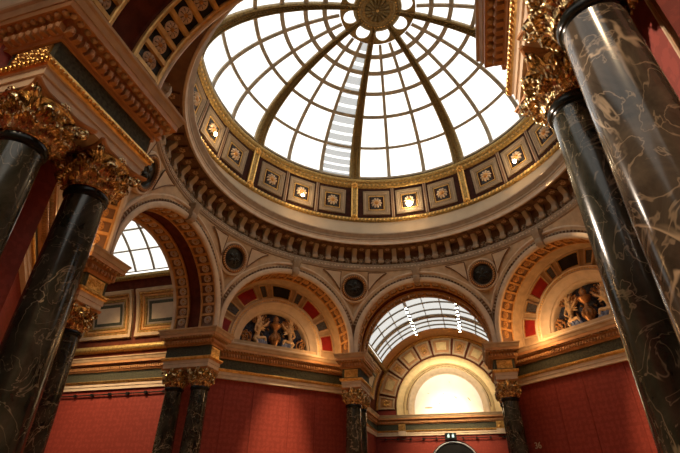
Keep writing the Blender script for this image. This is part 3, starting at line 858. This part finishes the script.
# ------------------------------------------------------------------ glazed dome
ZG, HG, RG = 9.93, 2.79, 4.772
def dome(a, t, d=0.):          # azimuth (deg), rise angle (deg), d = inset towards the room
    c, s = Co(R_(t)), S(R_(t)); r = RG*max(c, 0)**.95; z = ZG+HG*s
    nr, nz = c*HG, s*RG; L = math.hypot(nr, nz); r -= d*nr/L; z -= d*nz/L
    return Vector((r*S(R_(a)), r*Co(R_(a)), z))
ROWS = [0, 24, 42.6, 54.6, 64.3, 71.6, 78]
def lat(a, t, off, d):         # a point moved sideways by off metres
    p = dome(a, t, d); e = Vector((Co(R_(a)), -S(R_(a)), 0)); return p+e*off
def make_rib():
    t = empty('dome_rib', '', 'rib', 'gilt ribs of the glazed dome', 0)
    n = 36; ts = [-1+85*i/n for i in range(n+1)]
    w = lambda q: .20-.125*(max(q, 0)/84)**1.4
    mb = MB(); P = []
    for q in ts:
        x = w(q); P.append([lat(0, q, sx*x, dd) for sx, dd in ((-1, -.05), (-1, .06), (-.8, .09), (-.62, .09), (-.55, .05), (.55, .05), (.62, .09), (.8, .09), (1, .06), (1, -.05))])
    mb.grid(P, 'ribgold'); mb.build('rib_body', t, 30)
    mb = MB()
    for i in range(60):
        q = 1+82*(i/59)**.9; p = lat(0, q, 0, .06); p2 = lat(0, q+.5, 0, .06)
        up = (p2-p).normalized(); nd = (dome(0, q, .1)-dome(0, q, 0)).normalized()
        mb.add(tor(.055, .02, 10, 4), mtx(p, nd, (w(q)/.15*.8, w(q)/.15*.95, 1.3), 0, up), 'ribgold')
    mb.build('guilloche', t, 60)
    return t
rf = None
DR = RIBS+[(112.5, 'over the upper right, behind the carved cornice block'), (157.5, 'overhead right, beyond the top of the photo'), (-157.5, 'overhead left, beyond the top of the photo')]
for a, nm in DR:
    lab = 'gilt dome rib rising '+nm
    if rf is None: rf = make_rib(); rf['label'] = lab; rf.rotation_euler = (0, 0, -R_(a))
    else: dup(rf, lab, a)
def make_bay():
    t = empty('dome_skylight', '', 'skylight', 'glazed bays of the dome', 0)
    mb = MB(); hw = 22.5
    for i in range(len(ROWS)-1):
        for l3 in range(3):
            a0, a1 = -hw+15*l3, -hw+15*(l3+1)
            P = [[dome(a0+(a1-a0)*u/4, ROWS[i]+(ROWS[i+1]-ROWS[i])*v/4, 0) for u in range(5)] for v in range(5)]
            mb.grid(P, 'glass')
    mb.build('glazing', t, 80)
    mb = MB()
    bw = .064
    for av in (-7.5, 7.5):
        P = [[lat(av, 77*i/30, sx*bw*(1-.25*i/30), dd) for sx, dd in ((-1, -.03), (-1, .03), (-.4, .05), (.4, .05), (1, .03), (1, -.03))] for i in range(31)]
        mb.grid(P, 'bar')
    mb.build('vertical_bar', t, 40)
    for q in ROWS[1:-1]:
        mb = MB(); P = []
        for i in range(13):
            a = -hw+45*i/12; e = 180/PI*bw/4.2
            P.append([dome(a, q+s*e, dd) for s, dd in ((-1, -.03), (-1, .03), (-.4, .045), (.4, .045), (1, .03), (1, -.03))])
        mb.grid(P, 'bar'); mb.build('cross_bar', t, 40)
    for q in (1.2,):
        mb = MB(); P = []
        for i in range(13):
            a = -hw+45*i/12; P.append([dome(a, q+s*.9, dd) for s, dd in ((-1, -.03), (-1, .05), (1, .03), (1, -.03))])
        mb.grid(P, 'bar'); mb.build('bottom_bar', t, 40)
    # plate with the round pane near the crown
    mb = MB(); t0, t1 = 77.2, 86.0; tm = 80.9; rr = .215
    cr = dome(0, tm)
    inner, outer, inner2 = [], [], []
    for i in range(40):
        al = 2*PI*i/40; ca, sa = Co(al), S(al)
        pr = RG*Co(R_(tm))**.95
        inner.append(lat(0, tm+math.degrees(sa*rr/4.55), ca*rr, .0)); inner2.append(lat(0, tm+math.degrees(sa*rr/4.55), ca*rr, .05))
        m_ = max(abs(ca), abs(sa)); x, y = ca/m_, sa/m_
        tt = tm+(y*(t1-tm) if y > 0 else y*(tm-t0))
        outer.append(dome(x*hw, tt, .05))
    mb.grid([inner, inner2, outer], 'ribgold', cj=True); mb.build('crown_plate', t, 40)
    mb = MB(); mb.poly(inner, 'glass'); mb.build('round_pane', t)
    return t
bf = None
for a, nm in [(0, 'above the far glazed arch'), (45, 'above the right lunette'), (90, 'cut off by the carved cornice block at upper right'), (-45, 'above the left lunette, with grey strips outside it'), (-90, 'above the left open arch'), (-135, 'at the upper left of the dome'), (135, 'overhead, crossing the top right edge of the photo'), (180, 'overhead, beyond the top edge of the photo')]:
    lab = 'glazed bay of the dome '+nm
    if bf is None: bf = make_bay(); bf['label'] = lab
    else: dup(bf, lab, a)
t = empty('dome_medallion', 'round gilt medallion closing the crown of the dome', 'medallion')
zt = ZG+HG*S(R_(83))+.02
mb = MB(); mb.add(lathe([(.74, .02), (.72, -.06), (.66, -.09), (.62, -.06), (.60, -.03), (.55, -.05), (.5, -.08), (.46, -.05), (.44, -.0), (.0001, .03)], 64), Matrix.Translation((0, 0, zt)), 'ribgold'); mb.build('ring', t, 40)
mb = MB()
for i in range(36):
    a = 2*PI*i/36; mb.add(BALL0, Matrix.Translation((.58*Co(a), .58*S(a), zt-.05)) @ Matrix.Scale(.03, 4), 'gold')
mb.build('bead_circle', t, 60)
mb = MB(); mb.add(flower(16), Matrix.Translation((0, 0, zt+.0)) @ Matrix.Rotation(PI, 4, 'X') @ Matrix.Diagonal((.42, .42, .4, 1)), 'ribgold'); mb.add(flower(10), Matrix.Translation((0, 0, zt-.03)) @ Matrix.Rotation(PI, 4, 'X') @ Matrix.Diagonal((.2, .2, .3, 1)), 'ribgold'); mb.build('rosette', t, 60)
mb = MB(); mb.add(BALL, Matrix.Translation((0, 0, zt-.08)) @ Matrix.Scale(.05, 4), 'gold'); mb.build('boss', t, 60)
# translucent strips added to grey one lane of the dome, outside the glass
t = empty('dome_grey_strips', 'translucent pale grey strips outside the dome glass, left of the rib above the left lunette', 'grey_strips')
for i in range(15):
    q0 = 2+76*i/15; q1 = q0+76/15*.72
    mb = MB(); mb.grid([[dome(-30+sx*6.6, q, -.12) for q in (q0, (q0+q1)/2, q1)] for sx in (-1, -.33, .33, 1)], 'shade'); mb.build('strip', t)
for sx in (-6.9, 6.9):
    mb = MB(); mb.add(tube([dome(-30+sx, 2+76*i/24, -.13) for i in range(25)], .02, 6), Matrix(), 'steel'); mb.build('cable', t)

# ------------------------------------------------------------------ halls beyond the openings
RV = 3.6; ZV = 4.05; WALLU = 3.65
def vp(u_ang, k, d=0.):
    r = RV-d; return Vector((r*Co(R_(u_ang)), k, ZV+r*S(R_(u_ang))))
def hall(name, phi, kend, bars, heavy, glassend=14.5, cross=None, glassstart=6.9, wallmat='red', heavym='whitebar', glass='hallglass'):
    cross = cross or []
    for sg, s in ((-1, 'left'), (1, 'right')):
        mb = MB(); mb.box((min(sg*WALLU, sg*(WALLU+.3)), 6.0 if abs(phi) < 179 else 6.3, -1.6), (max(sg*WALLU, sg*(WALLU+.3)), kend+.3, 4.4), wallmat)
        struct(mb, f'wall_{name}_hall_{s}', phi)
    mb = MB(); mb.box((-WALLU-.3, kend, -1.6), (WALLU+.3, kend+.3, 4.06), 'red')
    mb.grid([[(r*Co(R_(a)), kk, ZV+r*S(R_(a))) for r, kk in ((.01, kend), (3.66, kend), (3.66, kend+.3), (.01, kend+.3))] for a in range(0, 181, 5)], 'red'); struct(mb, f'wall_{name}_hall_end', phi)
    # wall towards the rotunda, with the arch cut out
    mb = MB(); P = []
    for i in range(49):
        th = R_(180*i/48); P.append([(1.98*Co(th), 6.32, ZC+1.98*S(th)), (3.95*Co(th), 6.32, ZC+3.95*S(th))])
    mb.grid(P, 'cream')
    for sg in (-1, 1):
        mb.poly([(sg*1.98, 6.32, 3.8), (sg*3.95, 6.32, 3.8), (sg*3.95, 6.32, 4.01), (sg*1.98, 6.32, 4.01)], 'cream')
        mb.box((min(sg*2.53, sg*3.95), 6.29, -1.6), (max(sg*2.53, sg*3.95), 6.33, 3.85), 'peach' if name == 'south' else wallmat)
    struct(mb, f'wall_{name}_hall_front', phi)
    # vault: coves, end bands, glazed crown
    a0 = bars[0]; mb = MB()
    for lo, hi in ((-4, a0-1.2), (180-a0+1.2, 184)):
        mb.grid([[vp(lo+(hi-lo)*j/8, k) for j in range(9)] for k in (6.32, kend)], 'maroon')
    for k0, k1 in ((6.32, glassstart), (glassend, kend)):
        mb.grid([[vp(a0-1.5+(183-2*a0)*j/32, k, .0) for j in range(33)] for k in (k0, k1)], 'ochre')
    struct(mb, f'ceiling_{name}_hall', phi)
    t = empty('barrel_skylight', f'glazed barrel roof of the {name} hall', 'skylight', None, phi)
    mb = MB()
    for i in range(len(bars)-1):
        for j in range(len(cross)-1):
            mb.grid([[vp(bars[i]+(bars[i+1]-bars[i])*q/3, k) for q in range(4)] for k in (cross[j], cross[j+1])], glass)
    mb.build('glazing', t, 80)
    for a in bars:
        hv = a in heavy; w = 1.1 if hv else .24; m_ = heavym if hv else 'bar'
        mb = MB(); mb.grid([[vp(a+s*w, k, d) for s, d in ((-1, -.02), (-1, .06), (1, .06), (1, -.02))] for k in (glassstart, glassend)], m_)
        mb.build('long_bar', t, 40)
    for c in cross[1:-1]:
        hv = c in heavy; w = .17 if hv else .018
        mb = MB(); mb.grid([[vp(bars[0]+(bars[-1]-bars[0])*j/40, c+s*w, d) for s, d in ((-1, -.02), (-1, .05), (1, .05), (1, -.02))] for j in range(41)], 'bar' if not hv else 'taupe')
        mb.build('cross_bar', t, 40)
    for a in (bars[0]-2.6, 180-bars[0]+2.6):
        mb = MB(); pts = [vp(a, 6.4+i*.5, .03) for i in range(int((kend-6.4)/.5)+1)]
        mb.add(tube(pts, .10, 10), Matrix(), 'dullgold'); mb.build('roll_moulding', t, 60)
    return t
HB = [39.2+11.29*i for i in range(10)]
tw = hall('west', -90, 15.5, HB, [8.72, 10.78, 12.84], cross=[6.66]+[6.66+.687*i for i in range(1, 12)], glassstart=6.66, glassend=14.2, glass='brightglass')
for o in list(tw.children): pass
tn = hall('north', 0, 16.0, [35.3, 47.5, 59.8, 72, 84, 96, 108, 120.2, 132.5, 144.7], [72, 108, 12.7], cross=[6.9, 7.6, 8.4, 9.2, 10.1, 10.95, 11.85, 12.7, 13.35, 13.95, 14.5])
hall('south', 180, 15.5, HB, [], cross=[6.9, 9, 11, 13, 14.5], glass='brightglass')
hall('east', 90, 13.0, HB, [], cross=[6.9, 9, 11, 12.4], glassend=12.4)
# spot lamps strung along the two white ribs of the far skylight
g = None
for a, s in ((108, 'left'), (72, 'right')):
    for i in range(9):
        k = 10.6+i*.46
        p = vp(a, k, .12)
        if g is None:
            g = empty('track_spot', '', 'lamp', 'white spot lamps along the ribs of the far skylight', 0); 
            mb = MB(); mb.add(lathe([(.0001, .10), (.05, .10), (.06, .03), (.075, -.06), (.07, -.07)], 14), Matrix(), 'whitebar'); mb.build('housing', g, 50)
            mb = MB(); mb.add(lathe([(.0001, -.055), (.066, -.06)], 14), Matrix(), 'bulb'); mb.build('lens', g)
            mb = MB(); mb.add(tube([(0, 0, .09), (0, 0, .17)], .015, 6), Matrix(), 'whitebar'); mb.build('stem', g, 60)
            q = g
        else: q = dup(g, '')
        q['label'] = f'white spot lamp on the {s} white rib of the far skylight, ' + ['first', 'second', 'third', 'fourth', 'fifth', 'sixth', 'seventh', 'eighth', 'last'][i]+' from the arch'
        q.location = (p.x, p.y, p.z+EYE)

# hall entablatures
t = empty('hall_entablature', 'green-friezed entablature on the back wall of the left hall, under the framed panels', 'entablature', None, -90)
entab_parts(t, [(3.85, 15.5), (3.85, 6.3)][::-1] and [(3.85, 15.5), (3.85, 6.3)][::-1][::-1], False, EM, fine=False)
mb = MB(); mb.add(tube([(3.56, 6.4+i*.5, 4.08) for i in range(18)], .11, 10), Matrix(), 'dullgold'); mb.build('torus_moulding', t, 60)
t = empty('hall_entablature', 'green-friezed entablature along the side and end walls of the far hall', 'entablature', None, 0)
entab_parts(t, [(-3.85, 6.3), (-3.85, 16.2), (3.85, 16.2), (3.85, 6.3)], False, EM, fine=False)
for x in (-2.33, 2.30):
    mb = MB(); mb.box((x-.17, 15.88, 3.10), (x+.17, 15.96, 3.41), 'gold'); mb.box((x-.2, 15.86, 2.86), (x+.2, 15.96, 3.08), 'pale')
    mb.add(FLOWER, mtx((x, 15.88, 3.25), (0, -1, 0), .11), 'gold'); mb.build('frieze_block', t, 40)
for nm, ph, pts, lab in (('w', -90, [(3.60, 6.4), (3.60, 15.4)], 'thin dark picture rail with hooks on the red back wall of the left hall'), ('n', 0, [(-3.5, 15.93), (3.5, 15.93)], 'thin dark picture rail with hooks on the end wall of the far hall')):
    t = empty('picture_rail', lab, 'rail', None, ph)
    a, b = Vector(pts[0]), Vector(pts[1]); d = (b-a).normalized()
    mb = MB(); mb.add(tube([(a.x, a.y, 2.72), (b.x, b.y, 2.72)], .018, 6), Matrix(), 'bronze'); mb.build('rod', t)
    n = int((b-a).length/.62)
    for i in range(n):
        p = a+d*(i+.5)*.62
        mb = MB(); mb.box((p.x-.03, p.y-.03, 2.68), (p.x+.05, p.y+.05, 2.76), 'black'); mb.build('hook', t)

# framed cove panels in the halls
def cove_panel(label, phi, side, k0, k1, a0=5.6, a1=30.3):
    t = empty('cove_panel', label, 'panel', 'framed panels in the cove of the halls', phi)
    def q(ang, k, d):
        p = vp(ang if side > 0 else 180-ang, k, d); return p
    def fr(mb, m, i0, i1, d0, d1, d2):
        # i in metres from the panel edge
        deg = lambda m_: math.degrees(m_/RV)
        def loop(i, d):
            L = []
            for s in range(7): L.append(q(a0+deg(i)+(a1-a0-2*deg(i))*s/6, k0+i, d))
            for s in range(7): L.append(q(a1-deg(i)-(a1-a0-2*deg(i))*s/6, k1-i, d))
            return L
        mb.grid([loop(i0, d0), loop(i0+.02, d1), loop(i1-.02, d1), loop(i1, d2)], m, cj=True)
    mb = MB(); fr(mb, 'stone', 0, .13, 0, .09, .06); mb.build('outer_frame', t, 30)
    mb = MB(); fr(mb, 'gold', .13, .21, .06, .075, .03); fr(mb, 'ochre', .21, .30, .03, .05, .02); fr(mb, 'dullgold', .30, .38, .02, .04, .01); mb.build('gilt_frame', t, 30)
    mb = MB(); fr(mb, 'taupe', .38, .44, .01, .02, .015); fr(mb, 'green', .44, .54, .015, .02, .01); mb.build('green_border', t, 30)
    mb = MB(); i = .53; dg = math.degrees(i/RV)
    mb.grid([[q(a0+dg+(a1-a0-2*dg)*s/6, k, .012) for s in range(7)] for k in (k0+i, k1-i)], 'fawn'); mb.build('field', t)
names = ['first', 'second', 'third', 'fourth']
for i in range(4):
    k0 = 6.80+i*2.06
    cove_panel(f'framed rectangular cove panel in the left hall, {names[i]} from the rotunda', -90, 1, k0+.06, k0+2.0)
    for sd, w in ((-1, 'left'), (1, 'right')):
        cove_panel(f'framed cove panel on the {w} side of the far hall, {names[i]} from the arch', 0, sd, k0+.06, k0+2.0)

# far end: the panelled lunette
t = empty('panelled_lunette', 'large bright half-round lunette ringed by panels, end wall of the far hall', 'lunette')
K = 16.0; ZL = 4.05
mb = MB(); sector(mb, 'maroon', K-.02, 2.55, 3.60, 0, 180, ZL, 64); mb.build('panel_ground', t)
edges = [0, 13.2, 34.5, 47.5, 65, 80, 100, 115, 132.5, 145.5, 166.8, 180]
for i in range(11):
    a, b = edges[i]+.9, edges[i+1]-.9
    if i == 0: a = 1.0
    wide = i % 2 == 1
    mb = MB(); sector(mb, 'cornice', K-.05, 2.70, 3.46, a+.8, b-.8, ZL); p = mb.build('panel', t)
    mb = MB(); sector_frame(mb, 'stone', K-.03, K-.11, 2.66, 3.50, a, b, .10, ZL); mb.build('panel_border', p, 30)
    mb = MB(); am = (a+b)/2; da = (b-a)*(.26 if wide else .22)
    sector_frame(mb, 'lunettegold' if wide else 'ochre', K-.05, K-.10, 2.88, 3.30, am-da, am+da, .05, ZL)
    if not wide: mb.add(FLOWER, mtx((3.09*Co(R_(am)), K-.06, ZL+3.09*S(R_(am))), (0, -1, 0), .17), 'gold')
    else: sector(mb, 'lunettegold', K-.06, 2.92, 3.26, am-da*.85, am+da*.85, ZL)
    mb.build('plaque', p, 30)
mb = MB(); arch(mb, [(2.58, K), (2.57, K-.10), (2.52, K-.14), (2.46, K-.12), (2.42, K-.10), (2.20, K-.08), (2.17, K-.12), (2.12, K-.13), (2.09, K-.1), (2.07, K-.08), (1.97, K-.08)], 'lunettegold', zc=ZL, legs=3.82, mitre=False); mb.build('gilt_moulding', t, 30)
mb = MB()
for i in range(90):
    th = R_(1+178*i/89); mb.add(BALL0, mtx((2.02*Co(th), K-.09, ZL+2.02*S(th)), (0, -1, 0), (.028, .045, .03), 0), 'brown')
mb.build('egg_moulding', t, 60)
mb = MB(); arch(mb, [(1.97, K-.08), (1.95, K-.13), (1.90, K-.14), (1.80, K-.10), (1.72, K-.06), (1.70, K-.03), (1.66, K-.03), (1.64, K)], 'cream', zc=ZL, legs=3.82, mitre=False); mb.build('inner_moulding', t, 30)
mb = MB(); P = []
for i in range(41):
    th = R_(180*i/40); P.append([(1.66*Co(th), K-.015, ZL+1.66*S(th)), (1.66*Co(th), K-.015, 3.83)])
mb.grid(P, 'white'); tp = mb.build('tympanum', t)
mb = MB()
for x, z, s, an in ((-.95, 4.12, .22, 0), (.42, 4.55, .1, .6), (1.05, 4.45, .12, .9), (-.15, 4.75, .05, 0), (-.9, 4.8, .06, .2), (.2, 5.3, .05, 1), (-.4, 4.3, .06, 0)):
    mb.add(BALL0, Matrix.Translation((x, K-.016, z)) @ Matrix.Rotation(an, 4, 'Y') @ Matrix.Diagonal((s, .004, s*.22, 1)), 'taupe')
mb.build('worn_mark', tp, 60)
mb = MB(); arch(mb, [(3.62, K), (3.61, K-.25), (3.54, K-.30), (3.50, K-.2), (3.50, K-.02)], 'gold', zc=ZL, legs=None, mitre=False); mb.build('outer_moulding', t, 30)

# far door, its sign, and the numerals
mb = MB(); DR_ = 1.12; zc_ = 1.40; DX = .06
P = []
for i in range(33):
    th = R_(180*i/32); P.append([(DX+r*Co(th), k, zc_+r*S(th)) for r, k in ((DR_+.10, K), (DR_+.10, K-.05), (DR_+.03, K-.06), (DR_, K-.04), (DR_, K-.005))])
P = [[(DX+r, k, -1.6) for r, k in ((DR_+.10, K), (DR_+.10, K-.05), (DR_+.03, K-.06), (DR_, K-.04), (DR_, K-.005))]]+P+[[(DX-r, k, -1.6) for r, k in ((DR_+.10, K), (DR_+.10, K-.05), (DR_+.03, K-.06), (DR_, K-.04), (DR_, K-.005))]]
mb.grid(P, 'black'); dr = struct(mb, 'door_1', 0)
mb = MB(); P = []
for i in range(33):
    th = R_(180*i/32); P.append([(DX+(DR_+.062)*Co(th), K-.062, zc_+(DR_+.062)*S(th)), (DX+(DR_+.03)*Co(th), K-.066, zc_+(DR_+.03)*S(th)), (DX+(DR_+.005)*Co(th), K-.05, zc_+(DR_+.005)*S(th))])
mb.grid(P, 'steel'); mb.build('door_trim', dr)
mb = MB(); P = []
for i in range(33):
    th = R_(180*i/32); P.append([(DX+DR_*Co(th), K-.012, zc_+DR_*S(th)), (DX+DR_*Co(th), K-.012, -1.6)])
mb.grid(P, 'black'); mb.build('dark_opening', dr)  # black sheet standing in for the unlit depth of the open doorway
t = empty('exit_sign', 'small black sign with two pale pictograms over the far arched door', 'sign')
mb = MB(); mb.box((-.30, K-.14, 2.66), (.24, K-.02, 2.94), 'black'); mb.build('sign_box', t)
for x in (-.13, .08):
    mb = MB(); y = K-.145
    mb.box((x-.05, y-.004, 2.74), (x+.05, y+.004, 2.86), 'signlight'); mb.add(BALL0, Matrix.Translation((x+.01, y, 2.885)) @ Matrix.Diagonal((.025, .005, .025, 1)), 'signlight')
    mb.build('pictogram', t)
cu = bpy.data.curves.new('room_number', 'FONT'); cu.body = '36'; cu.size = .215; cu.extrude = .008; cu.align_x = 'CENTER'; cu.space_character = 1.0
tx = bpy.data.objects.new('room_number', cu); COL.objects.link(tx); cu.materials.append(M['pale'])
bpy.context.view_layer.update()
me_ = bpy.data.meshes.new_from_object(tx.evaluated_get(bpy.context.evaluated_depsgraph_get())); bpy.data.objects.remove(tx)
me_.name = 'room_number'; tx = bpy.data.objects.new('room_number', me_); COL.objects.link(tx)
tag(tx, 'pale numerals 36 on the dark red wall right of the far arch', 'numerals')
phi = R_(45); u_, k_, z_ = -2.25, KW-.02, 1.275
tx.location = (k_*S(phi)+u_*Co(phi), k_*Co(phi)-u_*S(phi), z_+EYE); tx.rotation_euler = (PI/2, 0, -phi)

for nm, ph in (('south', 180),):
    for sg, sd in ((-1, 'left'), (1, 'right')):
        mb = MB(); mb.box((min(sg*2.53, sg*3.1), 5.3, -1.6), (max(sg*2.53, sg*3.1), 6.31, 2.866), 'red'); struct(mb, f'wall_{nm}_pier_{sd}', ph)
# trim on the near right wall
mb = MB()
for y_, r_, m_ in ((-5.89, .016, 'cream'), (-5.93, .022, 'cornice'), (-5.965, .012, 'pale')): mb.add(tube([(2.525, y_, -1.6), (2.525, y_, 2.86)], r_, 8), Matrix(), m_)
mb.box((2.515, -6.31, -1.6), (2.535, -5.97, 2.86), 'peach')
struct(mb, 'trim_1')
# floor
mb = MB(); mb.box((-17, -17, -1.7), (17, 17, -1.6), 'parquet'); struct(mb, 'floor')
# unseen plates added to block sky leaks between the halls
mb = MB()
for q in range(4):
    a = R_(45+90*q)
    P = []
    for i in range(9):
        b = a+R_(-20+40*i/8); P.append([(5.02*S(b), 5.02*Co(b), 6.45), (9.5*S(b), 9.5*Co(b), 6.45), (9.5*S(b), 9.5*Co(b), -1.6)])
    mb.grid(P, 'taupe')
for q in range(4):
    a = R_(90*q); P = []
    for i in range(9):
        b = a+R_(-24+48*i/8); P.append([(5.02*S(b), 5.02*Co(b), 6.45), (6.9*S(b), 6.9*Co(b), 6.45)])
    mb.grid(P, 'taupe')
    X = Matrix.Rotation(-a, 4, 'Z')
    mb.add(([(-3.9, 6.33, 6.0), (3.9, 6.33, 6.0), (3.9, 6.33, 8.2), (-3.9, 6.33, 8.2)], [(0, 1, 2, 3)]), X, 'taupe')
struct(mb, 'ceiling_leak_plates')

# ------------------------------------------------------------------ recentre every Empty on the foot of its thing
bpy.context.view_layer.update()
for r in ROOTS:
    if r.name.startswith(('track_spot', 'marble_column')):
        if r.name.startswith('marble_column'):
            r.location.z -= EYE
            for ch in r.children: ch.location.z += EYE
        continue
    lo = Vector((1e9,)*3); hi = Vector((-1e9,)*3)
    for ch in r.children:
        for c in ch.bound_box:
            w = ch.matrix_local @ Vector(c)
            for i in range(3): lo[i] = min(lo[i], w[i]); hi[i] = max(hi[i], w[i])
    off = Vector(((lo.x+hi.x)/2, (lo.y+hi.y)/2, lo.z))
    for ch in r.children: ch.location -= off
    r.location += r.rotation_euler.to_matrix() @ off

# ------------------------------------------------------------------ light
wd = bpy.data.worlds.new('sky'); sc.world = wd; wd.use_nodes = True
n = wd.node_tree.nodes; l = wd.node_tree.links; bg = n['Background']
tc = n.new('ShaderNodeTexCoord'); nz = n.new('ShaderNodeTexNoise'); nz.inputs['Scale'].default_value = 1.6; nz.inputs['Detail'].default_value = 4
l.new(tc.outputs['Generated'], nz.inputs['Vector'])
rp = n.new('ShaderNodeValToRGB'); rp.color_ramp.elements[0].color = (.93, .93, .90, 1); rp.color_ramp.elements[1].color = (1, .94, .84, 1)
rp.color_ramp.elements[0].position = .3; rp.color_ramp.elements[1].position = .6
l.new(nz.outputs['Fac'], rp.inputs['Fac']); l.new(rp.outputs['Color'], bg.inputs['Color'])
bg.inputs['Strength'].default_value = 1.25

def light(kind, name, loc, energy, col, tgt=None, **kw):
    d = bpy.data.lights.new(name, kind); d.energy = energy; d.color = col
    for k, v in kw.items(): setattr(d, k, v)
    o = bpy.data.objects.new(name, d); COL.objects.link(o); o.location = (loc[0], loc[1], loc[2]+EYE)
    if tgt: o.rotation_euler = (Vector(tgt)-Vector(loc)).to_track_quat('-Z', 'Y').to_euler()
    return o
WARM = (1, .72, .42)
def loc3(phi, u, k, z): a = R_(phi); return (k*S(a)+u*Co(a), k*Co(a)-u*S(a), z)
for a, _ in LAMPS: light('POINT', 'ring_lamp_light', loc3(a, 0, 4.5, 8.74), 10, WARM, shadow_soft_size=.06)
# uplights on the cornice ledges
light('POINT', 'ledge_uplight', loc3(-45, 1.25, 5.45, 3.95), 14, (1, .58, .25), shadow_soft_size=.12)
light('POINT', 'ledge_uplight', loc3(45, -1.15, 5.45, 3.95), 26, (1, .58, .25), shadow_soft_size=.12)
light('POINT', 'ledge_uplight', loc3(-135, 1.4, 5.5, 4.0), 11, (1, .58, .25), shadow_soft_size=.05)
light('SPOT', 'end_lunette_spot', loc3(0, .1, 11.4, 6.5), 800, (1, .86, .62), loc3(0, 0, 16, 5.0), spot_size=R_(75), spot_blend=1, shadow_soft_size=.2)
# spot lamps washing the red walls
def wash(name, src, tgt, e, ang, col=WARM): light('SPOT', name, src, e, col, tgt, spot_size=R_(ang), spot_blend=.9, shadow_soft_size=.08)
wash('wall_wash', (-3.6, -3.7, 4.35), (2.53, -5.7, 2.1), 1500, 22, (1, .8, .62))
wash('wall_wash', loc3(-45, .4, 3.9, 8.4), loc3(-45, .25, 6, -.9), 5200, 20)
wash('wall_wash', loc3(45, .9, 3.9, 8.4), loc3(45, 1.3, 6, -.7), 4600, 20)
wash('wall_wash', loc3(-90, .2, 9.5, 7.3), loc3(-90, 3.6, 8.6, 1.0), 1700, 62)
wash('wall_wash', loc3(0, 0, 13.2, 7.3), loc3(0, 0, 16, .9), 1900, 58)

# added fill spots aimed at the oak floor, whose warm bounce fills the room
for a in (-90, -45, 0, 45, 90, 135, 180, -135):
    light('SPOT', 'floor_fill_spot', loc3(a, 0, 4.6, 8.9), 900, WARM, loc3(a, 0, 2.2, -1.6), spot_size=R_(55), spot_blend=.8, shadow_soft_size=.1)
for x in (-1.5, 1.5):
    light('SPOT', 'hall_fill_spot', (x, -9.5, 6.6), 900, WARM, (x*1.1, -8.2, -1.6), spot_size=R_(80), spot_blend=.8, shadow_soft_size=.1)  # extra fill added behind the camera, bounced off the hall floor
# ------------------------------------------------------------------ camera
cam = bpy.data.cameras.new('camera'); co = bpy.data.objects.new('camera', cam); COL.objects.link(co); sc.camera = co
cam.sensor_fit = 'HORIZONTAL'; cam.sensor_width = 36; cam.lens = 445.141/680*36; cam.clip_start = .05
yaw, pit, rol = -.276, .558, .010
f = Vector((S(yaw)*Co(pit), Co(yaw)*Co(pit), S(pit))); r = Vector((Co(yaw), -S(yaw), 0)); u = r.cross(f)
r2 = r*Co(rol)+u*S(rol); u2 = u*Co(rol)-r*S(rol)
mw = Matrix((r2, u2, -f)).transposed().to_4x4(); mw.translation = Vector((1.138, -7.928, EYE)); co.matrix_world = mw

sc.view_settings.view_transform = 'Standard'; sc.view_settings.look = 'None'; sc.view_settings.gamma = 1
sc.view_settings.use_curve_mapping = False; sc.view_settings.exposure = 0.7
sc.cycles.use_denoising = True; sc.cycles.max_bounces = 8; sc.cycles.diffuse_bounces = 5; sc.cycles.transparent_max_bounces = 12
sc.cycles.sample_clamp_indirect = 6
